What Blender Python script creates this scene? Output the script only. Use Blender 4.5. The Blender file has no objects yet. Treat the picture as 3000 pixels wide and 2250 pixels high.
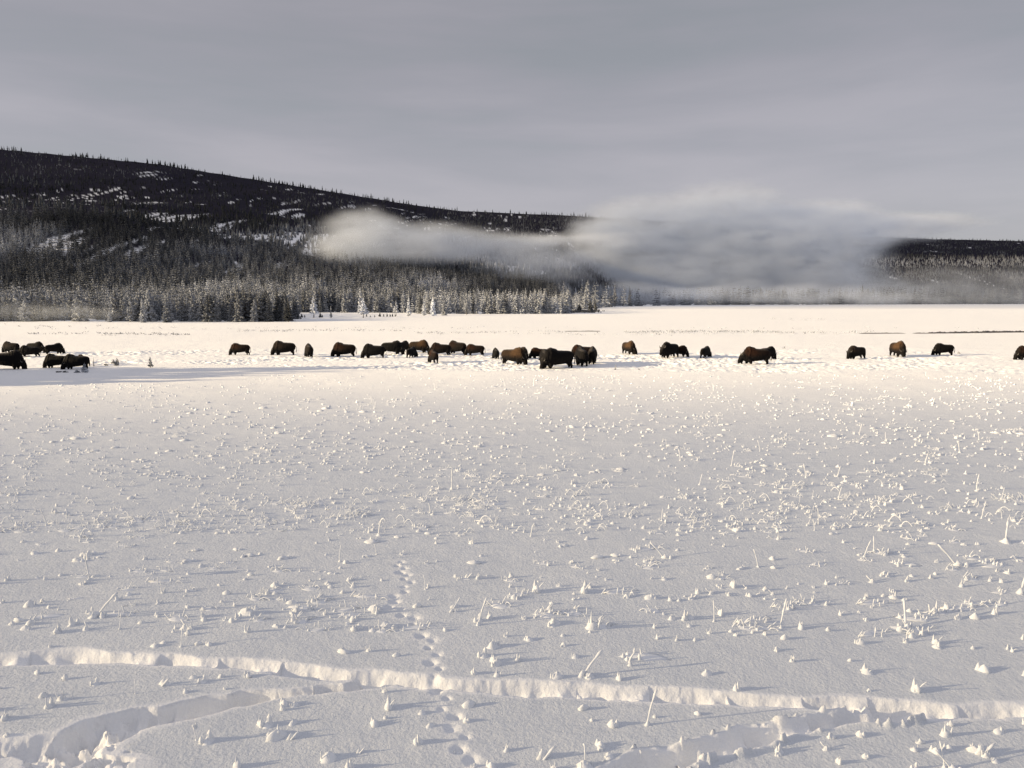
import bpy, math, random
import numpy as np
from mathutils import Vector, Matrix

R = math.radians
rng = np.random.default_rng(7)
random.seed(7)
scene = bpy.context.scene
C = scene.collection

# ------------------------------------------------------------------ camera
F = 2167.0            # focal length in photo pixels (3000 wide)
HC = 6.5              # camera height
PITCH = math.atan(250 / F)
cam_d = bpy.data.cameras.new("camera")
cam_d.sensor_width = 36.0
cam_d.lens = 36.0 * F / 3000.0
cam_d.clip_start = 0.1
cam_d.clip_end = 20000
cam = bpy.data.objects.new("camera", cam_d)
C.objects.link(cam)
cam.location = (0, 0, HC)
cam.rotation_euler = (math.pi / 2 - PITCH, 0, 0)
scene.camera = cam

# ------------------------------------------------------------------ light
SUN_EL = R(12.0)
SUN_AZ = math.atan2(-math.sin(R(11)), -math.cos(R(11)))     # where the sun stands (world XY angle)
sun_dir = Vector((math.cos(SUN_AZ) * math.cos(SUN_EL), math.sin(SUN_AZ) * math.cos(SUN_EL), math.sin(SUN_EL)))
sd = bpy.data.lights.new("sun", 'SUN')
sd.energy = 5.0
sd.angle = R(0.5)
sd.color = (1.0, 0.79, 0.50)
sun = bpy.data.objects.new("sun", sd)
C.objects.link(sun)
sun.rotation_euler = sun_dir.to_track_quat('Z', 'Y').to_euler()

scene.view_settings.view_transform = 'Standard'
scene.view_settings.look = 'None'
scene.view_settings.gamma = 1.0
scene.view_settings.exposure = 1.18
try:
    scene.cycles.volume_step_rate = 1.0
    scene.cycles.volume_max_steps = 96
    scene.cycles.volume_bounces = 5
    scene.cycles.transparent_max_bounces = 16
except Exception:
    pass

world = bpy.data.worlds.new("World")
scene.world = world
world.use_nodes = True
wn, wl = world.node_tree.nodes, world.node_tree.links
wn.clear()
w_out = wn.new('ShaderNodeOutputWorld')
w_bg = wn.new('ShaderNodeBackground')
w_bg.inputs['Strength'].default_value = 0.109
sky = wn.new('ShaderNodeTexSky')
sky.sky_type = 'NISHITA'
sky.sun_disc = False
sky.sun_elevation = SUN_EL
sky.sun_rotation = math.pi / 2 - SUN_AZ
tc = wn.new('ShaderNodeTexCoord')


def wmap(scale, rot):
    m = wn.new('ShaderNodeMapping')
    m.inputs['Scale'].default_value = scale
    m.inputs['Rotation'].default_value = rot
    wl.new(tc.outputs['Generated'], m.inputs['Vector'])
    return m


def wnoise(m, scale, detail, rough, dist=0.0):
    n = wn.new('ShaderNodeTexNoise')
    n.inputs['Scale'].default_value = scale
    n.inputs['Detail'].default_value = detail
    n.inputs['Roughness'].default_value = rough
    n.inputs['Distortion'].default_value = dist
    wl.new(m.outputs[0], n.inputs['Vector'])
    return n


n1 = wnoise(wmap((1.0, 1.0, 5.5), (0, R(9), 0)), 1.5, 5, 0.5, 0.5)
n2 = wnoise(wmap((1.1, 1.1, 8.0), (0, R(14), R(20))), 2.6, 6, 0.55, 0.3)
add = wn.new('ShaderNodeMath'); add.operation = 'ADD'
half = wn.new('ShaderNodeMath'); half.operation = 'MULTIPLY'; half.inputs[1].default_value = 0.45
wl.new(n2.outputs['Fac'], half.inputs[0])
wl.new(n1.outputs['Fac'], add.inputs[0]); wl.new(half.outputs[0], add.inputs[1])
ramp = wn.new('ShaderNodeValToRGB')
e = ramp.color_ramp.elements
e[0].position = 0.56; e[0].color = (1.37, 1.40, 1.53, 1)
e[1].position = 0.90; e[1].color = (1.74, 1.66, 1.82, 1)
m_ = e.new(0.73); m_.color = (1.54, 1.50, 1.66, 1)
wl.new(add.outputs[0], ramp.inputs['Fac'])
sep = wn.new('ShaderNodeSeparateXYZ')
wl.new(tc.outputs['Generated'], sep.inputs[0])
mr = wn.new('ShaderNodeFloatCurve')         # brighter low down, dull at mid height, raised overhead to lift ambient light
cv = mr.mapping.curves[0]
cv.points[0].location = (0.0, 0.565); cv.points[1].location = (1.0, 0.74)
for px_, py_ in ((0.15, 0.52), (0.38, 0.44), (0.60, 0.60)):
    cv.points.new(px_, py_)
mr.mapping.update()
wl.new(sep.outputs['Z'], mr.inputs['Value'])
mr2 = wn.new('ShaderNodeMath'); mr2.operation = 'MULTIPLY'; mr2.inputs[1].default_value = 2.0
wl.new(mr.outputs[0], mr2.inputs[0])
vm = wn.new('ShaderNodeVectorMath'); vm.operation = 'SCALE'
wl.new(ramp.outputs['Color'], vm.inputs[0]); wl.new(mr2.outputs[0], vm.inputs['Scale'])
mix = wn.new('ShaderNodeMix'); mix.data_type = 'RGBA'
mix.inputs['Factor'].default_value = 0.94
wl.new(sky.outputs[0], mix.inputs[6]); wl.new(vm.outputs[0], mix.inputs[7])
wl.new(mix.outputs[2], w_bg.inputs['Color'])
wl.new(w_bg.outputs[0], w_out.inputs['Surface'])

# ------------------------------------------------------------------ geometry of the view, for measuring places
cp, sp = math.cos(PITCH), math.sin(PITCH)


def ground(u, v, z=0.0):
    """point of the plain at height z seen at photo pixel (u, v)"""
    a = (np.asarray(u, float) - 1500) / F
    b = -(np.asarray(v, float) - 1125) / F
    dx, dy, dz = a, cp + b * sp, -sp + b * cp
    t = (z - HC) / dz
    return dx * t, dy * t


def height_at(v, Y):
    b = -(np.asarray(v, float) - 1125) / F
    return HC + Y * (-sp + b * cp) / (cp + b * sp)


def x_at(u, Y, v=875):
    b = -(v - 1125) / F
    return (np.asarray(u, float) - 1500) / F / (cp + b * sp) * Y


def col_of(X, Y):
    ratio = np.clip(X / np.maximum(Y, 1.0), -1.6, 1.6)
    return 1500 + F * ratio * 1.0066


# ------------------------------------------------------------------ numpy noise
def _hash(ix, iy, s):
    h = (ix.astype(np.int64) * 374761393 + iy.astype(np.int64) * 668265263 + s * 974634777) & 0x7fffffff
    h = (h ^ (h >> 13)) * 1274126177 & 0x7fffffff
    h = (h ^ (h >> 16)) & 0x7fffffff
    return (h % 100003) / 100003.0


def vnoise(x, y, s=0):
    x = np.asarray(x, float); y = np.asarray(y, float)
    ix = np.floor(x); iy = np.floor(y)
    fx = x - ix; fy = y - iy
    fx = fx * fx * (3 - 2 * fx); fy = fy * fy * (3 - 2 * fy)
    a = _hash(ix, iy, s); b = _hash(ix + 1, iy, s); c = _hash(ix, iy + 1, s); d = _hash(ix + 1, iy + 1, s)
    return (a * (1 - fx) + b * fx) * (1 - fy) + (c * (1 - fx) + d * fx) * fy


def fbm(x, y, s=0, o=4, g=0.5):
    t = 0; a = 1; n = 0
    for i in range(o):
        t = t + a * vnoise(x * 2 ** i + 17.3 * i, y * 2 ** i - 9.1 * i, s + i)
        n += a; a *= g
    return t / n


def ss(a, b, x):
    t = np.clip((x - a) / (b - a), 0, 1)
    return t * t * (3 - 2 * t)


# ------------------------------------------------------------------ terrain
U_ = [-1800, -600, 0, 475, 678, 949, 1220, 1356, 1681, 2000, 2400, 2712, 3000, 3600, 4800]
V_ = [400, 405, 433, 479, 512, 556, 601, 618, 632, 652, 685, 700, 706, 716, 722]
YR_U = [0, 1200, 1750, 2300, 3000]
YR_V = [1500, 1750, 1800, 2900, 3300]
Y1_U = [-600, 0, 850, 1250, 1650, 1950, 2450, 3000, 3600]
Y1_V = [380, 400, 400, 430, 520, 1050, 1100, 1000, 1000]
# edge of the open snowfield: distance where the trees begin
Y0_U = [-900, 0, 862, 872, 1200, 1240, 1660, 1700, 1860, 2050, 3000, 4200]
Y0_V = [206, 208, 214, 345, 345, 322, 322, 430, 640, 760, 900, 900]


def hill(X, Y):
    u = col_of(X, Y)
    Y1 = np.interp(u, Y1_U, Y1_V); YR = np.interp(u, YR_U, YR_V)
    HR = height_at(np.interp(u, U_, V_), YR)
    t = (Y - Y1) / (YR - Y1)
    g = np.clip(t, 0, None)
    rise = HR * np.where(t < 1, np.clip(t, 0, 1) ** 1.12, 1.0 - 0.35 * ss(1, 1.9, t))
    w = ss(0, 0.15, t) * (1 - ss(0.75, 1.0, t))
    rise = rise + w * HR * 0.16 * (fbm(X / 330, Y / 300, 31, 3) - 0.5)
    # foothill on the left, low ridge on the right
    rise = rise + ss(900, 100, u) * 16 * np.exp(-((Y - 690) / 140) ** 2) * ss(0, .1, t)
    rise = rise + ss(2350, 2700, u) * 26 * np.exp(-((Y - 1750) / 220) ** 2)
    return np.maximum(rise, 0)


def pl(pts):
    out = []
    for u, v, w in pts:
        x, y = ground(u, v)
        out.append((float(x), float(y), w))
    return out


TR_MAIN = pl([(-160, 1940, .24), (0, 1934, .22), (230, 1925, .25), (475, 1937, .22), (700, 1950, .20), (949, 1978, .27), (1160, 1998, .25),
              (1356, 2014, .24), (1620, 2026, .22), (1898, 2038, .23), (2250, 2054, .23), (2576, 2068, .27), (2800, 2080, .26), (3000, 2080, .22), (3200, 2082, .22)])
TR_LEFT = pl([(150, 2380, .95), (180, 2280, .90), (205, 2210, .78), (290, 2152, .50), (400, 2116, .36), (520, 2088, .30), (700, 2048, .25), (860, 2030, .18), (1010, 2016, .2), (1130, 2004, .2)])
TR_EDGE = pl([(-160, 2225, .30), (-20, 2205, .34), (90, 2190, .30), (210, 2205, .42)])
TR_RIGHT = pl([(1780, 2300, .26), (1870, 2262, .24), (2010, 2218, .24), (2200, 2166, .26), (2310, 2138, .15), (2440, 2112, .19), (2640, 2092, .2)])
PRINTS = pl([(1165, 1640, 0), (1200, 1712, 0), (1140, 1770, 0), (1215, 1822, 0), (1265, 1890, 0), (1275, 1955, 0), (1300, 2065, 0), (1345, 2150, 0), (1372, 2245, 0), (1385, 2300, 0)])


def seg_dist(X, Y, path):
    best = np.full(X.shape, 1e9); wd = np.full(X.shape, 1.0); al = np.zeros(X.shape)
    acc = 0
    for (x0, y0, w0), (x1, y1, w1) in zip(path[:-1], path[1:]):
        dx, dy = x1 - x0, y1 - y0
        L2 = dx * dx + dy * dy; L = math.sqrt(L2)
        t = np.clip(((X - x0) * dx + (Y - y0) * dy) / L2, 0, 1)
        d = np.hypot(X - x0 - t * dx, Y - y0 - t * dy)
        m = d < best
        best = np.where(m, d, best)
        wd = np.where(m, w0 + t * (w1 - w0), wd)
        al = np.where(m, acc + t * L, al)
        acc += L
    return best, wd, al


def terrain(X, Y, want_fresh=False):
    X = np.asarray(X, float); Y = np.asarray(Y, float)
    shp = X.shape
    X = X.ravel(); Y = Y.ravel()
    H = hill(X, Y)
    near = 1 - ss(90, 200, Y)
    H = H + near * (0.16 * (fbm(X / 9, Y / 7, 1, 3) - .5) + 0.045 * (fbm(X / 1.7, Y / 1.3, 5, 3) - .5))
    H = H + (1 - ss(30, 60, Y)) * 0.012 * (fbm(X * 4, Y * 4, 8, 2) - .5)
    H = H + ss(60, 160, Y) * (1 - ss(600, 1000, Y)) * 0.5 * (fbm(X / 40, Y / 30, 77, 3) - .5)
    fresh = np.zeros_like(H)
    # trampled belt where the herd grazes
    u = col_of(X, Y)
    near_edge = np.interp(u, [-600, 0, 450, 900, 1400, 3000, 3600], [72, 71, 73, 69, 65, 63, 62]) + 2.5 * (fbm(X / 14, Y * 0, 40, 2) - .5)
    m = ss(0, 3, Y - near_edge) * (1 - ss(86, 100, Y + 10 * (fbm(X / 20, Y / 20, 41, 2) - .5)))
    lump = np.abs(fbm(X * .85, Y * .85, 43, 3) - .5) * 2
    lump2 = fbm(X * 2.1, Y * 2.1, 47, 3)
    pat = .2 + .8 * ss(.35, .65, fbm(X / 7, Y / 5, 48, 3))
    H = H + m * pat * (0.16 * (lump - .32) + 0.20 * (lump2 - .55) + .12 * (fbm(X * 5, Y * 3, 49, 2) - .5))
    fresh = np.maximum(fresh, m * .6)
    k = (Y < 24) & (Y > 5)
    if k.any():
        x, y = X[k], Y[k]
        h = np.zeros_like(x); f = np.zeros_like(x)
        wob = 0.30 * (fbm(x * 1.1, y * 1.1, 60, 3) - .5) + .04 * (fbm(x * 6, y * 6, 66, 2) - .5)
        for path, dep, sd_, lumps in ((TR_MAIN, .19, 1, .24), (TR_LEFT, .38, 2, .50), (TR_EDGE, .26, 4, .55), (TR_RIGHT, .25, 3, .30)):
            d, w, al = seg_dist(x, y, path)
            dn = (d + wob) / w
            inside = 1 - (ss(.6, 1.02, dn) if sd_ == 2 else ss(.05, 1.12, dn))
            step = 0.80 + .35 * (vnoise(al * .8, al * 0 + 3.3, 70 + sd_))
            lm = lumps * (fbm(x * 2.8, y * 2.8, 80 + sd_, 4, .6) - .45) * np.minimum(w / .3, 1.6)
            if sd_ == 2:      # churned snow heaped inside the wide track
                lm = lm + .30 * ss(.46, .60, fbm(x * 2.6, y * 3.6, 99, 3, .55)) * ss(.3, .6, w) + .10 * ss(.45, .6, fbm(x * 6, y * 6, 98, 2))
            # hoof holes: deep on alternate sides
            for q_ in (0, 1):
                ph = al / .78 + q_ * .5 + sd_ * .37
                cell = np.floor(ph); fr2 = ph - cell - .5
                sgn = 1 if q_ else -1
                off = _hash(cell, cell * 0 + q_, 5 + sd_) - .5
                side_d = (dn * w) * 1.0
                hole = np.exp(-((fr2 * .78 - off * .2) / .15) ** 2 - (np.maximum(side_d - .08, 0) / .12) ** 2)
                lm = lm - hole * (.06 + .12 * _hash(cell, cell * 0 + q_ + 9, 6 + sd_)) * np.minimum(1, w / .25)
            # the floor drops in uneven steps: steep at the start of each, easing out
            ce = al / 1.25 + .35 * (fbm(al * .6, al * 0, 21 + sd_, 2) - .5); cc = np.floor(ce); ft = ce - cc
            amp = _hash(cc, cc * 0 + 2, 30 + sd_); amp = np.where(amp > .45, amp, .15)
            skew = ft + .22 * (fbm(x * 4, y * 4, 24, 2) - .5) + .12 * dn
            lm = lm + .17 * amp * (1 - ss(0, .07, skew) * (1 - ss(.25, 1.0, skew))) - .04
            cut = -inside * (dep * step * np.minimum(1, w / .25)) + inside * lm
            rim = np.exp(-((dn - 1.15) / .3) ** 2) * (0.02 + .05 * fbm(x * 5, y * 5, 90 + sd_, 2) + .07 * ss(.56, .68, fbm(x * 8, y * 8, 95 + sd_, 2)))
            h = np.where(cut < h, cut, h + np.clip(cut, 0, .03)) + rim * (1 - inside) * ss(.3, .6, fbm(x * 2.2, y * 2.2, 12, 2)) * 1.2
            f = np.maximum(f, np.maximum(inside, .75 * np.exp(-(np.maximum(dn - 1, 0) / .22) ** 2)))
        # small animal's prints
        acc = 0; side = 1
        for (x0, y0, _), (x1, y1, _) in zip(PRINTS[:-1], PRINTS[1:]):
            L = math.hypot(x1 - x0, y1 - y0)
            nn = max(2, int(L / .24))
            for i in range(nn):
                t = (i + .5) / nn
                side = -side
                px = x0 + (x1 - x0) * t + side * .07 * (y1 - y0) / L
                py = y0 + (y1 - y0) * t - side * .07 * (x1 - x0) / L
                r_ = .072 + .018 * math.sin(i * 7.7 + x0)
                q = ((x - px) ** 2 + (y - py) ** 2) / r_ ** 2
                h = h - (.08 + .03 * math.sin(i * 3.1 + y0)) * np.exp(-q)
                f = np.maximum(f, .6 * np.exp(-q / 6))
                h = h + .02 * np.exp(-q / 5) * (fbm(x * 9, y * 9, 33, 2) - .4)
        H[k] += h; fresh[k] = np.maximum(fresh[k], f)
    if want_fresh:
        return H.reshape(shp), fresh.reshape(shp)
    return H.reshape(shp)


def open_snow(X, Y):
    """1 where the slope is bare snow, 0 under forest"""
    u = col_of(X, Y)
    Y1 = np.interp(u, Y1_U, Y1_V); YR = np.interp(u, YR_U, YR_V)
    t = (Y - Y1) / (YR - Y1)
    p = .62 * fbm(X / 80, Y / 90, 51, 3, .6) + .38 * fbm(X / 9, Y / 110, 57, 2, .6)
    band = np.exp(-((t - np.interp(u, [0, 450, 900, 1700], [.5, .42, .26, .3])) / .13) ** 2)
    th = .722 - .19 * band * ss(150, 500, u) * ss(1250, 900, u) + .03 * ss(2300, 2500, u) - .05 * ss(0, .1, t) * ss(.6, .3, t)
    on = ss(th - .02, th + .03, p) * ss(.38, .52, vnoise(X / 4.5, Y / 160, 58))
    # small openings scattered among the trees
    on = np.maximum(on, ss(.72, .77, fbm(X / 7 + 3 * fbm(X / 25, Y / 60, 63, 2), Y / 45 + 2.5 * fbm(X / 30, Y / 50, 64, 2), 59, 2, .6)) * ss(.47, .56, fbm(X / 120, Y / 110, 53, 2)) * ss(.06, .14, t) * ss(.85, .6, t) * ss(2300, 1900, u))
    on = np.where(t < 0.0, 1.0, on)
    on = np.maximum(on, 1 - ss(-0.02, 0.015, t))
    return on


# ------------------------------------------------------------------ mesh helpers
def mesh_from(name, verts, faces, smooth=True):
    """verts Nx3 array, faces a list of (array Mxk)"""
    me = bpy.data.meshes.new(name)
    verts = np.asarray(verts, np.float32)
    if not isinstance(faces, list):
        faces = [faces]
    faces = [np.asarray(f, np.int32) for f in faces if len(f)]
    nl = sum(f.size for f in faces); nf = sum(len(f) for f in faces)
    me.vertices.add(len(verts)); me.vertices.foreach_set('co', verts.ravel())
    me.loops.add(nl); me.polygons.add(nf)
    li = np.concatenate([f.ravel() for f in faces])
    tot = np.concatenate([np.full(len(f), f.shape[1], np.int32) for f in faces])
    st = np.concatenate([[0], np.cumsum(tot)[:-1]]).astype(np.int32)
    me.loops.foreach_set('vertex_index', li)
    me.polygons.foreach_set('loop_start', st)
    me.polygons.foreach_set('loop_total', tot)
    me.polygons.foreach_set('use_smooth', np.full(nf, smooth, bool))
    me.update(calc_edges=True)
    return me


def set_attr(me, name, vals):
    a = me.attributes.new(name, 'FLOAT', 'POINT')
    a.data.foreach_set('value', np.asarray(vals, np.float32))


def link(name, me, mat=None, parent=None):
    o = bpy.data.objects.new(name, me)
    C.objects.link(o)
    if mat is not None and not me.materials:
        me.materials.append(mat)
    if parent is not None:
        o.parent = parent
    return o


def tag(o, label=None, cat=None, group=None, kind=None):
    if label: o['label'] = label
    if cat: o['category'] = cat
    if group: o['group'] = group
    if kind: o['kind'] = kind
    return o


def mat_new(name):
    m = bpy.data.materials.new(name); m.use_nodes = True
    n = m.node_tree.nodes; n.clear()
    out = n.new('ShaderNodeOutputMaterial')
    return m, n, m.node_tree.links, out


def nd(n, typ, **kw):
    x = n.new(typ)
    for k, v in kw.items():
        if k.startswith('i_'):
            x.inputs[k[2:].replace('_', ' ')].default_value = v
        else:
            setattr(x, k, v)
    return x


def mixrgb(n, l, fac, a, b, blend='MIX'):
    m = n.new('ShaderNodeMix'); m.data_type = 'RGBA'; m.blend_type = blend
    for s, idx in ((fac, 0), (a, 6), (b, 7)):
        if hasattr(s, 'is_linked') or hasattr(s, 'links'):
            l.new(s, m.inputs[idx])
        else:
            m.inputs[idx].default_value = s
    return m.outputs[2]


# ------------------------------------------------------------------ materials
def snow_ground_mat():
    m, n, l, out = mat_new('snow_ground')
    bs = nd(n, 'ShaderNodeBsdfPrincipled', i_Roughness=0.62)
    bs.inputs['Specular IOR Level'].default_value = 0.25
    geo = nd(n, 'ShaderNodeNewGeometry')
    fresh = nd(n, 'ShaderNodeAttribute', attribute_name='fresh')
    opn = nd(n, 'ShaderNodeAttribute', attribute_name='open')
    nz = nd(n, 'ShaderNodeTexNoise', i_Scale=0.5, i_Detail=5.0)
    l.new(geo.outputs['Position'], nz.inputs['Vector'])
    crust = mixrgb(n, l, nz.outputs['Fac'], (.655, .695, .745, 1), (.725, .76, .805, 1))
    snow = mixrgb(n, l, fresh.outputs['Fac'], crust, (.90, .905, .91, 1))
    # far flats: snow colour gets whiter with distance
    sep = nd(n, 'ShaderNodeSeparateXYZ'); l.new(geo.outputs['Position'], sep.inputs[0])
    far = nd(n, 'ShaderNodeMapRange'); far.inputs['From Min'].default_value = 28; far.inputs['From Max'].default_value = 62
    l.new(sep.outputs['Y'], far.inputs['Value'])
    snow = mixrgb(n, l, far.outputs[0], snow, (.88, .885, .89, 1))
    nf = nd(n, 'ShaderNodeTexNoise', i_Scale=0.09, i_Detail=6.0, i_Roughness=0.7)
    l.new(geo.outputs['Position'], nf.inputs['Vector'])
    floor_c = mixrgb(n, l, nf.outputs['Fac'], (.013, .012, .020, 1), (.044, .042, .056, 1))  # dark brush floor; its purple-blue tint stands in for distance haze
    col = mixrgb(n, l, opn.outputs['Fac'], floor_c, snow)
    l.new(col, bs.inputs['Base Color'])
    spm = nd(n, 'ShaderNodeMath', operation='MULTIPLY'); spm.inputs[1].default_value = .22
    l.new(opn.outputs['Fac'], spm.inputs[0]); l.new(spm.outputs[0], bs.inputs['Specular IOR Level'])
    # frost grain and soft lumps
    g1 = nd(n, 'ShaderNodeTexNoise', i_Scale=15.0, i_Detail=5.0, i_Roughness=0.66)
    g2 = nd(n, 'ShaderNodeTexNoise', i_Scale=2.6, i_Detail=5.0, i_Roughness=0.6)
    l.new(geo.outputs['Position'], g1.inputs['Vector']); l.new(geo.outputs['Position'], g2.inputs['Vector'])
    inv = nd(n, 'ShaderNodeMapRange'); inv.inputs['To Min'].default_value = 1.0; inv.inputs['To Max'].default_value = 0.45
    l.new(fresh.outputs['Fac'], inv.inputs['Value'])
    b1 = nd(n, 'ShaderNodeBump', i_Distance=0.038)
    l.new(inv.outputs[0], b1.inputs['Strength'])
    l.new(g1.outputs['Fac'], b1.inputs['Height'])
    b2 = nd(n, 'ShaderNodeBump', i_Distance=0.05, i_Strength=0.5)
    l.new(g2.outputs['Fac'], b2.inputs['Height']); l.new(b1.outputs[0], b2.inputs['Normal'])
    mpw = nd(n, 'ShaderNodeMapping'); mpw.inputs['Scale'].default_value = (.55, 2.2, 1); mpw.inputs['Rotation'].default_value = (0, 0, .25)
    l.new(geo.outputs['Position'], mpw.inputs['Vector'])
    g3 = nd(n, 'ShaderNodeTexNoise', i_Scale=.8, i_Detail=4.0, i_Roughness=.5, i_Distortion=.6)
    l.new(mpw.outputs[0], g3.inputs['Vector'])
    b3 = nd(n, 'ShaderNodeBump', i_Distance=0.10, i_Strength=0.5)
    l.new(g3.outputs['Fac'], b3.inputs['Height']); l.new(b2.outputs[0], b3.inputs['Normal'])
    l.new(b3.outputs[0], bs.inputs['Normal'])
    l.new(bs.outputs[0], out.inputs['Surface'])
    return m


def frost_mat():
    m, n, l, out = mat_new('frost')
    bs = nd(n, 'ShaderNodeBsdfPrincipled', i_Roughness=0.6)
    bs.inputs['Specular IOR Level'].default_value = 0.25
    geo = nd(n, 'ShaderNodeNewGeometry')
    nz = nd(n, 'ShaderNodeTexNoise', i_Scale=6.0, i_Detail=3.0)
    l.new(geo.outputs['Position'], nz.inputs['Vector'])
    l.new(mixrgb(n, l, nz.outputs['Fac'], (.72, .75, .79, 1), (.86, .88, .90, 1)), bs.inputs['Base Color'])
    g = nd(n, 'ShaderNodeTexNoise', i_Scale=60.0, i_Detail=3.0)
    l.new(geo.outputs['Position'], g.inputs['Vector'])
    b = nd(n, 'ShaderNodeBump', i_Distance=0.006, i_Strength=0.8)
    l.new(g.outputs['Fac'], b.inputs['Height']); l.new(b.outputs[0], bs.inputs['Normal'])
    l.new(bs.outputs[0], out.inputs['Surface'])
    return m


def foliage_mat(name, use_obj):
    m, n, l, out = mat_new(name)
    bs = nd(n, 'ShaderNodeBsdfPrincipled', i_Roughness=0.8)
    bs.inputs['Specular IOR Level'].default_value = 0.03
    if use_obj:
        oi = nd(n, 'ShaderNodeObjectInfo')
        sp_ = nd(n, 'ShaderNodeSeparateColor'); l.new(oi.outputs['Color'], sp_.inputs[0])
        fr = sp_.outputs[0]
    else:
        fr = nd(n, 'ShaderNodeAttribute', attribute_name='frost').outputs['Fac']
    geo = nd(n, 'ShaderNodeNewGeometry')
    nz = nd(n, 'ShaderNodeTexNoise', i_Scale=1.3, i_Detail=4.0, i_Roughness=.7)
    l.new(geo.outputs['Position'], nz.inputs['Vector'])
    mul = nd(n, 'ShaderNodeMapRange'); mul.inputs['From Min'].default_value = .3; mul.inputs['From Max'].default_value = .7
    mul.inputs['To Min'].default_value = .45; mul.inputs['To Max'].default_value = 1.5
    l.new(nz.outputs['Fac'], mul.inputs['Value'])
    ff = nd(n, 'ShaderNodeMath', operation='MULTIPLY', use_clamp=True)
    l.new(fr, ff.inputs[0]); l.new(mul.outputs[0], ff.inputs[1])
    l.new(mixrgb(n, l, ff.outputs[0], (.014, .016, .017, 1), (.70, .74, .82, 1)), bs.inputs['Base Color'])
    l.new(bs.outputs[0], out.inputs['Surface'])
    return m


def plain_mat(name, c1, c2, scale, rough=.8, bump=0.0):
    m, n, l, out = mat_new(name)
    bs = nd(n, 'ShaderNodeBsdfPrincipled', i_Roughness=rough)
    bs.inputs['Specular IOR Level'].default_value = 0.2
    tcn = nd(n, 'ShaderNodeTexCoord')
    nz = nd(n, 'ShaderNodeTexNoise', i_Scale=scale, i_Detail=5.0, i_Roughness=.65)
    l.new(tcn.outputs['Object'], nz.inputs['Vector'])
    l.new(mixrgb(n, l, nz.outputs['Fac'], c1 + (1,), c2 + (1,)), bs.inputs['Base Color'])
    if bump:
        b = nd(n, 'ShaderNodeBump', i_Distance=bump); l.new(nz.outputs['Fac'], b.inputs['Height'])
        l.new(b.outputs[0], bs.inputs['Normal'])
    l.new(bs.outputs[0], out.inputs['Surface'])
    return m


def coat_mat():
    m, n, l, out = mat_new('bison_coat')
    bs = nd(n, 'ShaderNodeBsdfPrincipled', i_Roughness=0.85)
    bs.inputs['Specular IOR Level'].default_value = 0.1
    oi = nd(n, 'ShaderNodeObjectInfo')
    hump = nd(n, 'ShaderNodeAttribute', attribute_name='hump')
    cap = nd(n, 'ShaderNodeAttribute', attribute_name='cap')
    tcn = nd(n, 'ShaderNodeTexCoord')
    nz = nd(n, 'ShaderNodeTexNoise', i_Scale=7.0, i_Detail=5.0, i_Roughness=.7)
    l.new(tcn.outputs['Object'], nz.inputs['Vector'])
    dark = mixrgb(n, l, nz.outputs['Fac'], (.002, .002, .0025, 1), (.007, .006, .006, 1))
    fac = nd(n, 'ShaderNodeMath', operation='MULTIPLY', use_clamp=True)
    l.new(hump.outputs['Fac'], fac.inputs[0]); l.new(nz.outputs['Fac'], fac.inputs[1])
    fac2 = nd(n, 'ShaderNodeMath', operation='MULTIPLY', use_clamp=True); fac2.inputs[1].default_value = 1.7
    l.new(fac.outputs[0], fac2.inputs[0])
    col = mixrgb(n, l, fac2.outputs[0], dark, oi.outputs['Color'])
    # frost lying along the back
    cf = nd(n, 'ShaderNodeMath', operation='MULTIPLY', use_clamp=True)
    l.new(cap.outputs['Fac'], cf.inputs[0]); l.new(nz.outputs['Fac'], cf.inputs[1])
    col = mixrgb(n, l, cf.outputs[0], col, (.15, .14, .135, 1))
    l.new(col, bs.inputs['Base Color'])
    b = nd(n, 'ShaderNodeBump', i_Distance=0.04, i_Strength=.8)
    l.new(nz.outputs['Fac'], b.inputs['Height']); l.new(b.outputs[0], bs.inputs['Normal'])
    l.new(bs.outputs[0], out.inputs['Surface'])
    return m


M_snow = snow_ground_mat()
M_frost = frost_mat()
M_fol = foliage_mat('frosted_needles', True)
M_fols = foliage_mat('forest_needles', False)
M_trunk = plain_mat('bark', (.06, .055, .05), (.20, .19, .18), 3.0)
M_coat = coat_mat()
M_horn = plain_mat('horn', (.05, .045, .04), (.12, .11, .10), 8.0, .4)
M_bank = plain_mat('bank_earth', (.035, .033, .036), (.16, .15, .15), 1.4)

# ------------------------------------------------------------------ ground sheet
rows = [0.6]
while rows[-1] < 330:
    r = rows[-1]
    k = r * r / (F * HC) * 2.3
    if r < 6: d = .4
    elif r < 60: d = max(.016, min(k, .30))
    elif r < 92: d = .26
    elif r < 130: d = .26 + (r - 92) / 38 * 1.6
    else: d = min(k, 6)
    rows.append(r + d)
while rows[-1] < 6500:
    rows.append(rows[-1] * 1.011)
rows = np.array(rows)
azd = np.concatenate([np.linspace(-180, -60, 40, endpoint=False), np.linspace(-60, -37, 60, endpoint=False),
                      np.linspace(-37, 37, 1050), np.linspace(37, 60, 61)[1:], np.linspace(60, 180, 41)[1:]])
az = np.radians(azd)
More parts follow.
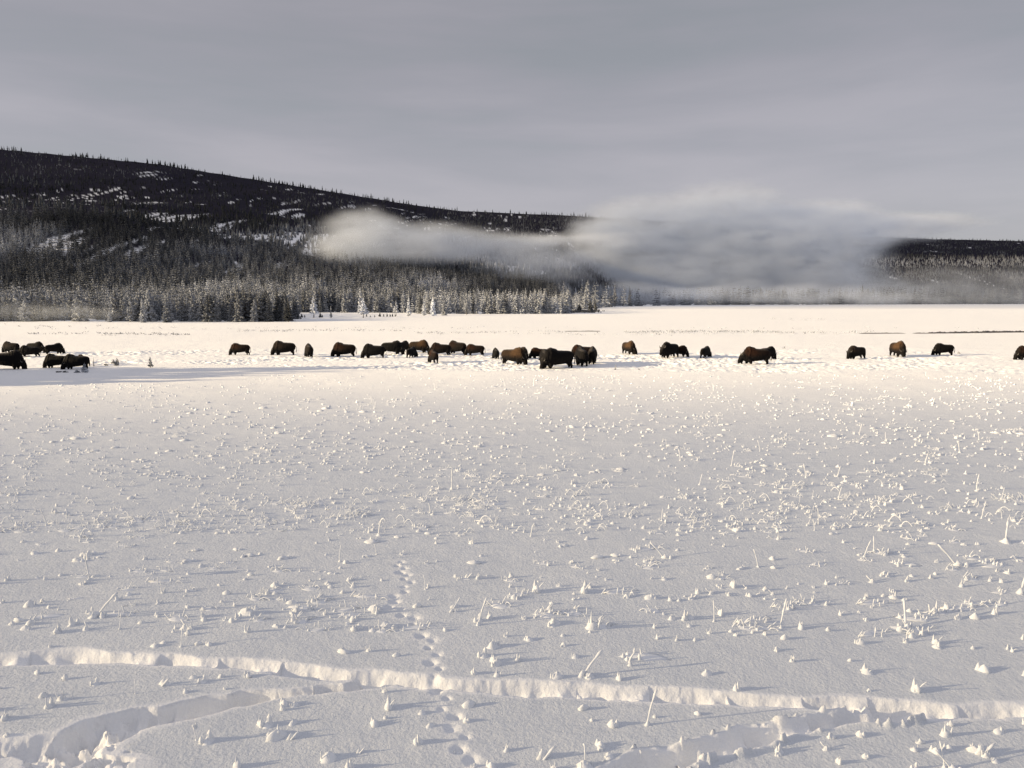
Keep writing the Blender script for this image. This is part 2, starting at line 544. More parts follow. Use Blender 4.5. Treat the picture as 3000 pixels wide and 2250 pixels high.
# rows run at equal distance ahead inside the view and become arcs outside it
RR, AA = np.meshgrid(rows, az, indexing='ij')
sec = 1 / np.cos(np.clip(AA, R(-60), R(60)))
X = RR * sec * np.sin(AA); Y = RR * sec * np.cos(AA)
H, fresh = terrain(X, Y, True)
opn = open_snow(X, Y)
nr, nc = X.shape
idx = np.arange(nr * nc).reshape(nr, nc)
q = np.stack([idx[:-1, :-1], idx[1:, :-1], idx[1:, 1:], idx[:-1, 1:]], -1).reshape(-1, 4)[:, ::-1]
me = mesh_from('snow_ground', np.stack([X, Y, H], -1).reshape(-1, 3), q)
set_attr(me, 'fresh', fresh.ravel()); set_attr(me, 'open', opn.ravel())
tag(link('snow_ground', me, M_snow), kind='structure')


# ------------------------------------------------------------------ creek bank across the far field
def bank(pts, hgt, seed):
    P = [ground(u, v) for u, v in pts]
    P = np.array([(float(a), float(b)) for a, b in P])
    s = np.concatenate([[0], np.cumsum(np.hypot(*np.diff(P, axis=0).T))])
    n = int(s[-1] / .35) + 2
    t = np.linspace(0, s[-1], n)
    xs = np.interp(t, s, P[:, 0]); ys = np.interp(t, s, P[:, 1]) + .8 * (fbm(t / 3, t * 0, seed, 3) - .5)
    env = np.sin(np.pi * np.clip(t / s[-1], 0, 1)) ** .35
    hh = hgt * env * (0.35 + 1.0 * fbm(t / 1.2, t * 0 + 5, seed + 1, 4))
    prof = [(-.9, -.15), (-.45, .35), (-.1, .85), (.15, 1.0), (.6, .7), (1.2, -.15)]
    V = []
    g = terrain(xs, ys)
    for i in range(n):
        for (oy, oz) in prof:
            V.append((xs[i] + .12 * random.uniform(-1, 1), ys[i] + oy * (.7 + .5 * random.random()), g[i] + oz * hh[i] * random.uniform(.75, 1.2)))
    k = len(prof)
    Fq = [(i * k + j, (i + 1) * k + j, (i + 1) * k + j + 1, i * k + j + 1) for i in range(n - 1) for j in range(k - 1)]
    return np.array(V), np.array(Fq)


V1, F1 = bank([(2675, 977.5), (2760, 977), (2850, 976), (2930, 975), (3000, 973.5), (3150, 972)], .40, 5)
tag(link('creek_bank', mesh_from('creek_bank', V1, F1, False), M_bank), kind='structure')
V1, F1 = bank([(2520, 978), (2590, 977.5), (2650, 977)], .17, 15)
tag(link('creek_bank', mesh_from('creek_bank', V1, F1, False), M_bank), kind='structure')
V1, F1 = bank([(1655, 972.5), (1700, 972.5), (1760, 972)], .15, 25)
tag(link('creek_bank', mesh_from('creek_bank', V1, F1, False), M_bank), kind='structure')


# ------------------------------------------------------------------ trees
def octa(p, d, L, w, hgt):
    """elongated clump from p along d"""
    d = d / (np.linalg.norm(d) + 1e-9)
    s = np.cross(d, (0, 0, 1)); s /= np.linalg.norm(s) + 1e-9
    up = np.cross(s, d)
    c = p + d * L * .5
    v = [p, c + s * w, c + up * hgt * .6, c - s * w, c - up * hgt, p + d * L]
    f = [(0, 1, 2), (0, 2, 3), (0, 3, 4), (0, 4, 1), (5, 2, 1), (5, 3, 2), (5, 4, 3), (5, 1, 4)]
    return v, f


def crown_near(seed, slim=.24, start=.06, nwh=17, nb=9, gap=0.12):
    rd = random.Random(seed)
    V, Fc = [], []
    for i in range(nwh):
        t = i / (nwh - 1)
        z = start + (1 - start) * t ** .92 * .97
        rad = slim * (1 - t) ** .72 * rd.uniform(.78, 1.15) + .012
        n = max(3, int(nb * (1 - .55 * t)))
        for j in range(n):
            if rd.random() < gap: continue
            a = j / n * 6.283 + i * 1.3 + rd.uniform(-.35, .35)
            r_ = rad * rd.uniform(.65, 1.2)
            zz = z + rd.uniform(-.018, .018)
            d = np.array([math.cos(a), math.sin(a), -.32 * (1 - t) + .35 * t + rd.uniform(-.12, .12)])
            v, f = octa(np.array([0, 0, zz]), d, r_, r_ * .26 + .006, .022 + r_ * .22)
            b = len(V); V += v; Fc += [(x + b, y + b, w + b) for x, y, w in f]
            # drooping tip clump
            if r_ > .07:
                p = np.array([0, 0, zz]) + d / np.linalg.norm(d) * r_ * rd.uniform(.55, .8)
                a2 = a + rd.choice((-1, 1)) * rd.uniform(.4, .9)
                v, f = octa(p, np.array([math.cos(a2), math.sin(a2), -.4]), r_ * .45, r_ * .14, .02 + r_ * .12)
                b = len(V); V += v; Fc += [(x + b, y + b, w + b) for x, y, w in f]
    v, f = octa(np.array([0, 0, .93]), np.array([.01, 0, 1.0]), .09, .008, .008)
    b = len(V); V += v; Fc += [(x + b, y + b, w + b) for x, y, w in f]
    return np.array(V, float), np.array(Fc)


def trunk_mesh(seed, r0=.016, bare=False):
    rd = random.Random(seed)
    V, Fq = [], []
    ns = 7
    zs = [-.04, 0, .15, .4, .7, .97]
    for i, z in enumerate(zs):
        rr = r0 * (1 - .85 * max(z, 0)) * (1.3 if i < 2 else 1)
        ox, oy = .012 * math.sin(z * 5 + seed), .01 * math.cos(z * 4 + seed)
        for j in range(ns):
            a = j / ns * 6.283
            V.append((ox + rr * math.cos(a), oy + rr * math.sin(a), z))
    for i in range(len(zs) - 1):
        for j in range(ns):
            Fq.append((i * ns + j, i * ns + (j + 1) % ns, (i + 1) * ns + (j + 1) % ns, (i + 1) * ns + j))
    if bare:
        for k in range(14):
            z = rd.uniform(.3, .93); a = rd.uniform(0, 6.28); L = .10 * (1.1 - z) + .02
            b = len(V); dx, dy = math.cos(a), math.sin(a)
            V += [(0, 0, z - .008), (0, 0, z + .008), (dx * L, dy * L, z + .01), (dy * .006, -dx * .006, z)]
            Fq += [(b, b + 3, b + 2, b + 1)]
    return np.array(V, float), np.array(Fq)


near_crowns = []
for s in range(5):
    near_crowns.append(('full', crown_near(10 + s, .20 + .02 * s, .03, 17, 10, .08)))
for s in range(4):
    near_crowns.append(('slim', crown_near(30 + s, .11 + .015 * s, .10, 20, 7, .16)))
for s in range(3):
    near_crowns.append(('open', crown_near(50 + s, .15 + .02 * s, .26, 15, 7, .30)))
near_meshes = []
for i, (kd, (v, f)) in enumerate(near_crowns):
    cm = mesh_from('crown', v, f, False); cm.materials.append(M_fol)
    tv, tf = trunk_mesh(i, .014 if kd != 'full' else .018)
    tm = mesh_from('trunk', tv, tf); tm.materials.append(M_trunk)
    near_meshes.append((kd, cm, tm))


def put_tree(kind_i, x, y, h, wscale, frost, label, group, rot=None, z=None):
    kd, cm, tm = near_meshes[kind_i]
    e_ = bpy.data.objects.new('pine_tree', None); C.objects.link(e_)
    e_.empty_display_size = .5
    e_.location = (x, y, (float(terrain(np.array([x]), np.array([y]))[0]) if z is None else z) - .05)
    e_.rotation_euler = (random.uniform(-.03, .03), random.uniform(-.03, .03), random.uniform(0, 6.28) if rot is None else rot)
    e_.scale = (h * wscale, h * wscale, h)
    tag(e_, label, 'tree', group)
    for nm, mm in (('trunk', tm), ('crown', cm)):
        o = bpy.data.objects.new(nm, mm); C.objects.link(o); o.parent = e_
        o.color = (frost, frost, frost, 1)
    return e_


# --- the tree stand: candidates between the edge of the field and the hill foot
cand = []
N = 5200
uu = rng.uniform(-700, 3500, N)
Y0 = np.interp(uu, Y0_U, Y0_V); Y1 = np.interp(uu, Y1_U, Y1_V)
dd = rng.uniform(0, 1, N) ** 1.5
depth = np.where(uu < 870, 240, np.where(uu < 1700, 200, 260))
Yc = Y0 + dd * depth + rng.uniform(0, 3, N)
Xc = x_at(uu, Yc)
for i in range(N):
    u, y, x, d = uu[i], Yc[i], Xc[i], dd[i]
    keep = 1.0
    if 160 < u < 330 and d < .06 and random.random() < .8: continue          # gap with snow under the mist
    if u < 870: keep = .95
    elif u < 1200: keep = .85
    elif u < 1700: keep = .8
    elif u < 2080: keep = .28 if d < .35 else .6
    else: keep = .8
    if random.random() > keep: continue
    cl = float(vnoise(np.array([x / 14]), np.array([y / 22]), 91)[0])
    if u < 870:
        h = random.uniform(6.0, 9.5) if d < .15 else random.uniform(8, 12.0)
        if 640 < u < 870: h *= 1.05
        fr = random.uniform(.20, .46) * (.7 + .6 * cl)
        if u > 600 and d < .12: fr *= .5
        if 340 < u < 480 and d < .05: fr = random.uniform(.3, .42)
        kind = random.choice([0, 1, 2, 3, 4, 5, 6])
    elif u < 1240:
        h = random.uniform(7.5, 13)
        fr = random.uniform(.15, .38) * (.7 + .6 * cl)
        kind = random.choice([0, 1, 3, 5, 6, 7, 8])
    elif u < 1700:
        h = random.uniform(6, 11.5)
        fr = random.uniform(.24, .62) * (.6 + .8 * cl)
        kind = random.choice([5, 6, 7, 8, 9, 10, 1])
    elif u < 2080:
        h = random.uniform(9, 19)
        fr = random.uniform(.25, .5)
        kind = random.choice([5, 7, 9, 10, 11, 11])
    else:
        h = random.uniform(11, 20)
        fr = random.uniform(.12, .30) * (.6 + .8 * cl)
        kind = random.choice([0, 1, 5, 6, 7, 8, 9])
    h *= random.uniform(.85, 1.12)
    cand.append([F * h / y + (60 if d < .08 and -30 < u < 3030 else 0) - (1000 if not (-40 < u < 3040) else 0), u, x, y, h, fr, kind, d])

# --- notable trees taken one by one from the photo: (u, base v, height px, crown kind, width, frost, label)
special = [
    (235, 943, 108, 3, 1.0, .30, 'tall frosted pine standing clear in the gap above the ground mist'),
    (25, 942, 92, 1, 1.0, .27, 'broad pale frosted pine at the left end of the front row'),
    (345, 941, 62, 0, .9, .36, 'small pale cone-shaped pine at the right end of the ground mist'),
    (383, 943, 70, 6, 1.5, .40, 'narrow whitish pine just right of the mist, beside a taller twin'),
    (420, 945, 72, 0, .8, .42, 'pointed pale pine on the field edge, the lower whitish one left of the dark grove'),
    (321, 944, 34, 2, .9, .5, 'knee-high white pine sapling at the foot of the front row'),
    (490, 944, 62, 4, 1.0, .26, 'rounded olive-grey pine at the left corner of the dark grove'),
    (745, 942, 68, 1, .95, .30, 'frosted pine with white-edged branches against the dark grove'),
    (700, 942, 78, 3, .9, .20, 'broad brownish pine in front of the dark grove'),
    (845, 942, 70, 6, 1.6, .05, 'black-green pine at the right corner of the dark grove'),
    (920, 932, 62, 9, 1.5, .85, 'white frosted tree with loose branches alone in the clearing right of the dark grove'),
    (970, 932, 36, 7, .8, .35, 'thin bare-stemmed sapling in the middle of the snowy clearing'),
    (1064, 931, 58, 10, 1.6, .9, 'bushy white frosted tree at the right side of the snowy clearing'),
    (1058, 922, 78, 6, 1.2, .6, 'tall slim frosted pine right behind the bushy white tree of the clearing'),
    (1160, 925, 46, 10, 1.2, .6, 'short white tree with a bare stem between clearing and bright stand'),
    (1197, 926, 62, 7, 1.0, .7, 'narrow white-speckled tree left of the brightest cone-shaped pine'),
    (1268, 924, 56, 1, .85, 1.0, 'brightest white cone-shaped pine of the field edge'),
    (1242, 924, 48, 6, 1.4, .7, 'slim frosted pine touching the brightest cone-shaped one on its left'),
    (1301, 923, 48, 3, .8, .33, 'lone grey conical pine on a bare stem right of the brightest pine'),
    (1368, 922, 36, 9, 1.3, .3, 'small dark spreading pine in front of the bright stand'),
    (1550, 917, 44, 9, 1.2, .35, 'small grey pine with drooping branches before the middle of the bright stand'),
    (1595, 917, 34, 0, .8, .7, 'small white pine near the right end of the bright stand'),
    (1730, 913, 36, 4, .9, .10, 'small dark pine, left of the pair on the dark spit of brush'),
    (1745, 911, 30, 2, .8, .10, 'smaller dark pine, right of the pair on the dark spit of brush'),
    (1697, 912, 24, 4, 1.1, .10, 'low dark pine bush where the bright stand ends'),
]
for u, v, hp, ki, ws, fr, lb in special:
    x, y = ground(u, v)
    put_tree(ki, float(x), float(y), hp * float(y) / F, ws, fr, lb, 'notable trees along the field edge')

cand.sort(key=lambda c: -c[0])
NEAR_N = 275
zn = [(0, 160, 'at the left frame edge', 'left edge'), (160, 430, 'above the ground mist', 'mist'), (430, 640, 'left of the dark grove', 'left grove'),
      (640, 870, 'in the dark grove', 'dark grove'), (870, 1060, 'behind the snowy clearing', 'clearing'), (1060, 1240, 'left of the bright stand', 'middle'),
      (1240, 1420, 'in the left half of the bright stand', 'bright stand left'), (1420, 1700, 'in the right half of the bright stand', 'bright stand right'),
      (1700, 2080, 'on a long bare stem below the steam', 'below the steam'), (2080, 3200, 'in the hazy far row at right', 'far right row')]
for c in cand[:NEAR_N]:
    _, u, x, y, h, fr, kind, d = c
    for a, b, zl, gp in zn:
        if (a <= u < b) or (a == 0 and u < 0) or b == 3200:
            row = 'front row' if d < .06 else ('second row' if d < .15 else 'back rows')
            shade = 'pale' if fr > .34 else ('grey' if fr > .18 else 'dark')
            size = 'tall' if h > 10 else ('short' if h < 7.5 else 'middling')
            bd = {'full': 'broad', 'slim': 'slim', 'open': 'loose-branched'}[near_crowns[kind][0]]
            put_tree(kind, x, y, h, random.uniform(.85, 1.15), fr, '%s %s %s pine, %s, %s' % (size, shade, bd, row, zl), '%s %s %s pines, %s, %s' % (size, shade, bd, row, gp))
            break


# --- everything further up: one forest
def bake(templates, T, scales_xy, scales_z, pos, rot, frost):
    """templates: list of (V, F tris); T index per instance"""
    Vs, Fs, Fr = [], [], []
    off = 0
    for ti, (v, f) in enumerate(templates):
        k = np.where(T == ti)[0]
        if not len(k): continue
        n = len(k)
        c, s = np.cos(rot[k])[:, None], np.sin(rot[k])[:, None]
        x = (v[None, :, 0] * c - v[None, :, 1] * s) * scales_xy[k][:, None] + pos[k, 0][:, None]
        y = (v[None, :, 0] * s + v[None, :, 1] * c) * scales_xy[k][:, None] + pos[k, 1][:, None]
        z = v[None, :, 2] * scales_z[k][:, None] + pos[k, 2][:, None]
        Vs.append(np.stack([x, y, z], -1).reshape(-1, 3))
        ff = f[None] + (np.arange(n) * len(v))[:, None, None] + off
        Fs.append(ff.reshape(-1, f.shape[1]))
        jit = rng.uniform(.8, 1.2, (n, len(v)))
        Fr.append((frost[k][:, None] * jit).ravel())
        off += n * len(v)
    return np.concatenate(Vs), np.concatenate(Fs), np.concatenate(Fr)


def tri(f):
    f = np.asarray(f)
    if f.shape[1] == 4:
        return np.concatenate([f[:, [0, 1, 2]], f[:, [0, 2, 3]]])
    return f


def crown_mid(seed, slim):
    return crown_near(seed, slim, .08, 9, 5, .1)


def crown_far(seed, slim):
    rd = random.Random(seed)
    V, Fc = [], []
    for i in range(4):
        z0 = .05 + .22 * i; z1 = min(1.0, z0 + .42)
        rad = slim * (1 - i / 4.4) * rd.uniform(.85, 1.15)
        b = len(V); ns = 6
        V.append((rd.uniform(-.01, .01), rd.uniform(-.01, .01), z1))
        for j in range(ns):
            a = j / ns * 6.283 + i + rd.uniform(-.3, .3)
            V.append((rad * math.cos(a) * rd.uniform(.6, 1.2), rad * math.sin(a) * rd.uniform(.6, 1.2), z0 + rd.uniform(-.05, .05)))
        for j in range(ns):
            Fc.append((b, b + 1 + j, b + 1 + (j + 1) % ns))
    return np.array(V, float), np.array(Fc)


def snag(seed):
    rd = random.Random(seed)
    V, Fc = [], []
    for a in (0, 1.57):
        c, s = math.cos(a) * .012, math.sin(a) * .012
        b = len(V)
        V += [(-c, -s, 0), (c, s, 0), (.01, .01, 1.0)]
        Fc.append((b, b + 1, b + 2))
    for k in range(7):
        z = rd.uniform(.35, .95); a = rd.uniform(0, 6.28); L = .13 * (1.15 - z) + .02
        b = len(V)
        V += [(0, 0, z - .015), (0, 0, z + .015), (L * math.cos(a), L * math.sin(a), z + .03)]
        Fc.append((b, b + 1, b + 2))
    return np.array(V, float), np.array(Fc)


rest = cand[NEAR_N:]
tv0, tf0 = trunk_mesh(3, .014)
mids = []
for s in range(6):
    v, f = crown_mid(200 + s, .14 + .02 * s)
    sel = tri(tf0)
    mids.append((np.concatenate([v, tv0 * np.array([1, 1, .5])]), np.concatenate([f, sel + len(v)])))
n = len(rest)
P = np.array([[c[2], c[3]] for c in rest])
Zr = terrain(P[:, 0], P[:, 1])
V, Fx, Fr = bake(mids, rng.integers(0, 6, n), np.array([c[4] for c in rest]) * rng.uniform(.85, 1.2, n), np.array([c[4] for c in rest]),
                 np.column_stack([P, Zr - .1]), rng.uniform(0, 6.28, n), np.array([c[5] for c in rest]))
me = mesh_from('pine_stand', V, Fx, False); set_attr(me, 'frost', Fr)
tag(link('pine_stand', me, M_fols), 'mass of grey frosted pines filling the stand behind the front row', 'forest', kind='stuff')

# hillside, sampled evenly over the slope as it faces the plain
N = 80000
uu = rng.uniform(-900, 3700, N)
Y1 = np.interp(uu, Y1_U, Y1_V); YR = np.interp(uu, YR_U, YR_V)
K = 140
tt = np.linspace(0, 1.0, K)[None, :]
Yg = (Y1 - 30)[:, None] + (YR - Y1 + 30)[:, None] * tt
Xg = x_at(uu, 1.0)[:, None] * Yg
Hg = hill(Xg, Yg)
eg = np.maximum.accumulate((Hg + 7 - HC) / Yg, axis=1)
eg = eg + tt * 1e-5
r_ = rng.uniform(0, 1, N)
tgt = eg[:, 0] + (eg[:, -1] - eg[:, 0]) * r_
kk = np.clip((eg < tgt[:, None]).sum(1), 1, K - 1)
e0 = eg[np.arange(N), kk - 1]; e1 = eg[np.arange(N), kk]
fr_ = (tgt - e0) / np.maximum(e1 - e0, 1e-9)
Yh = Yg[np.arange(N), kk - 1] + fr_ * (Yg[np.arange(N), kk] - Yg[np.arange(N), kk - 1])
Xh = x_at(uu, 1.0) * Yh
on = open_snow(Xh, Yh)
Zh = terrain(Xh, Yh)
keep = (on < .35) | ((rng.uniform(0, 1, N) < .30))
uu, Xh, Yh, Zh = uu[keep], Xh[keep], Yh[keep], Zh[keep]
# ridge line trees
nr_ = 1500
ur = rng.uniform(-500, 3500, nr_)
clump = vnoise(ur / 60, ur * 0, 12)
kp = rng.uniform(0, 1, nr_) < ss(.25, .8, clump) * np.where(ur < 1000, .9, .5) + .08
ur = ur[kp]
Yr = np.interp(ur, YR_U, YR_V) * rng.uniform(.985, 1.0, len(ur)); Xr = x_at(ur, 1.0) * Yr
Zr = terrain(Xr, Yr)
uu = np.concatenate([uu, ur]); Xh = np.concatenate([Xh, Xr]); Yh = np.concatenate([Yh, Yr]); Zh = np.concatenate([Zh, Zr])
n = len(uu)
vv = 875 - (Zh - HC) / Yh * F                       # how high up the slope
n_a = fbm(Xh / 60, Yh / 90, 61, 3); n_b = fbm(Xh / 180, Yh / 220, 67, 2)
low = ss(590, 790, vv + 80 * (n_b - .5) + 30 * ss(600, 0, uu))
n_c = fbm(Xh / 110, Yh / 130, 71, 3)
frost = (.008 + .05 * rng.uniform(0, 1, n) ** 2) * (.5 + 3.0 * ss(.45, .65, n_c)) + low * (.12 + .32 * ss(.45, .66, n_a)) * rng.uniform(.5, 1.6, n)
frost = frost * np.where(uu < 2300, 1, .4) + (uu > 2400) * .30 * ss(792, 778, vv) * ss(755, 766, vv)
hh = rng.uniform(4.5, 11, n) * rng.choice([.7, 1.0, 1.0, 1.3], n) * np.interp(Yh, [450, 800, 1300, 2500], [.88, .75, .60, .8])
isnag = rng.uniform(0, 1, n) < np.where(vv < 640, .45, .15)
hh[-len(ur):] = rng.uniform(4, 12, len(ur)) ** 1.0
far_t = [crown_far(300 + s, .13 + .015 * s) for s in range(6)]
snag_t = [snag(400 + s) for s in range(4)]
T = np.where(isnag, 6 + rng.integers(0, 4, n), rng.integers(0, 6, n))
nearm = (Yh < 650) & ~isnag
tmpl = far_t + snag_t + [(v, f) for v, f in [crown_mid(500 + s, .15 + .02 * s) for s in range(4)]]
T = np.where(nearm, 10 + rng.integers(0, 4, n), T)
frost = np.where(isnag, frost + .03, frost)
V, Fx, Fr = bake(tmpl, T, hh * rng.uniform(.85, 1.25, n), hh, np.column_stack([Xh, Yh, Zh - .3]), rng.uniform(0, 6.28, n), frost)
me = mesh_from('hillside_forest', V, Fx, False); set_attr(me, 'frost', Fr)
tag(link('hillside_forest', me, M_fols), 'dark pine forest covering the long hill behind the plain', 'forest', kind='stuff')

# trees left of the picture whose shadow lies across the snow
for i in range(36):
    x = random.uniform(-104, -70); y = 47 + 13 * ((i + random.random()) / 36)
    put_tree(random.choice([0, 1, 2, 3, 4]), x, y, random.uniform(8.5, 12.0), 1.3, .15,
             'snow-dusted pine in the roadside clump left of the herd', 'roadside pines left of the picture')
for (x, y, h) in ((-82, 54.0, 15.5), (-88, 57.0, 18), (-92, 51.0, 17), (-98, 54, 20)):
    put_tree(random.choice([0, 1, 2, 3]), x, y, h, .9, .15,
             'tall snow-dusted pine rising above the roadside clump', 'tall roadside pines left of the picture')

# low dark brush spit at the end of the bright stand
bv, bf = [], []
for i in range(420):
    u = random.triangular(1640, 1775, 1700); v = random.uniform(910, 917)
    x, y = ground(u, v)
    hgt = random.uniform(.5, 1.6) * (1 - ((u - 1690) / 110) ** 2 * .6)
    for k in range(4):
        a = random.uniform(0, 6.28); L = random.uniform(.4, .9)
        vv_, ff_ = octa(np.array([float(x), float(y), .05]), np.array([math.cos(a) * .8, math.sin(a) * .8, 1.0]), hgt * L, .22, .22)
        b = len(bv); bv += vv_; bf += [(p + b, q_ + b, r2 + b) for p, q_, r2 in ff_]
me = mesh_from('dark_brush', np.array(bv), np.array(bf), False); set_attr(me, 'frost', rng.uniform(.02, .16, len(bv)))
tag(link('dark_brush', me, M_fols), 'low dark brush on the spit where the bright stand ends', 'brush', kind='stuff')

# thin lines of frosted willow tufts on the far plain
bv, bf, bfr = [], [], []
for (u0, u1, v, nn, fr) in [(90, 330, 976, 26, .35), (300, 560, 980, 60, .3), (700, 1180, 968, 80, .4), (1200, 1650, 975, 60, .45), (1830, 2280, 973, 240, .5), (2280, 2560, 974, 60, .5),
                            (100, 2900, 962, 60, .5), (2240, 2420, 935, 30, .5), (0, 300, 955, 14, .2), (1480, 2200, 980, 50, .55)]:
    for i in range(nn):
        u = random.uniform(u0, u1); x, y = ground(u, v + random.gauss(0, 1.8) + 1.5 * math.sin(u / 90))
        gz = float(terrain(np.array([float(x)]), np.array([float(y)]))[0])
        for k in range(3):
            a = random.uniform(0, 6.28)
            vv_, ff_ = octa(np.array([float(x) + random.uniform(-.5, .5), float(y), gz - .03]), np.array([math.cos(a), math.sin(a), .9]), random.uniform(.2, .55), .05, .06)
            b = len(bv); bv += vv_; bf += [(p + b, q_ + b, r2 + b) for p, q_, r2 in ff_]; bfr += [fr * random.uniform(.6, 1.5)] * len(vv_)
me = mesh_from('willow_tufts', np.array(bv), np.array(bf), False); set_attr(me, 'frost', bfr)
tag(link('willow_tufts', me, M_fols), 'faint lines of frosted willow tufts on the far plain', 'grass', kind='stuff')

# row of little dark seedlings in the clearing
tiny = [(876, 930, 10), (884, 931, 12), (893, 931, 9), (938, 931, 16), (944, 931, 10), (1074, 927, 9), (1085, 929, 7), (1098, 929, 8), (1113, 927, 12), (1124, 927, 9), (1134, 927, 11), (1143, 927, 8), (1150, 927, 10), (1158, 927, 9)]
for u, v, hp in tiny:
    x, y = ground(u, v)
    put_tree(random.choice([0, 2, 4]), float(x), float(y), hp * float(y) / F, 1.3, .12,
             'tiny dark pine seedling poking from the snow of the clearing', 'seedlings in the clearing')


# ------------------------------------------------------------------ bison
def ico():
    t = (1 + 5 ** .5) / 2
    v = np.array([(-1, t, 0), (1, t, 0), (-1, -t, 0), (1, -t, 0), (0, -1, t), (0, 1, t), (0, -1, -t), (0, 1, -t), (t, 0, -1), (t, 0, 1), (-t, 0, -1), (-t, 0, 1)], float)
    f = [(0, 11, 5), (0, 5, 1), (0, 1, 7), (0, 7, 10), (0, 10, 11), (1, 5, 9), (5, 11, 4), (11, 10, 2), (10, 7, 6), (7, 1, 8), (3, 9, 4), (3, 4, 2), (3, 2, 6), (3, 6, 8), (3, 8, 9), (4, 9, 5), (2, 4, 11), (6, 2, 10), (8, 6, 7), (9, 8, 1)]
    v /= np.linalg.norm(v[0])
    V = [tuple(x) for x in v]; mid = {}; nf = []

    def mp(a, b):
        k = (min(a, b), max(a, b))
        if k not in mid:
            p = (np.array(V[a]) + np.array(V[b])) / 2; p /= np.linalg.norm(p)
            mid[k] = len(V); V.append(tuple(p))
        return mid[k]
    for a, b, c in f:
        x, y, z = mp(a, b), mp(b, c), mp(c, a)
        nf += [(a, x, z), (b, y, x), (c, z, y), (x, y, z)]
    return np.array(V), np.array(nf)


ICO_V, ICO_F = ico()


def beads(chain, step=.07):
    """chain: list of (x,y,z, rx,ry,rz); interpolated ellipsoids"""
    out = []
    for a, b in zip(chain[:-1], chain[1:]):
        L = math.dist(a[:3], b[:3]); n = max(1, int(L / step))
        for i in range(n):
            t = i / n
            out.append([p + (q_ - p) * t for p, q_ in zip(a, b)])
    out.append(list(chain[-1]))
    return out


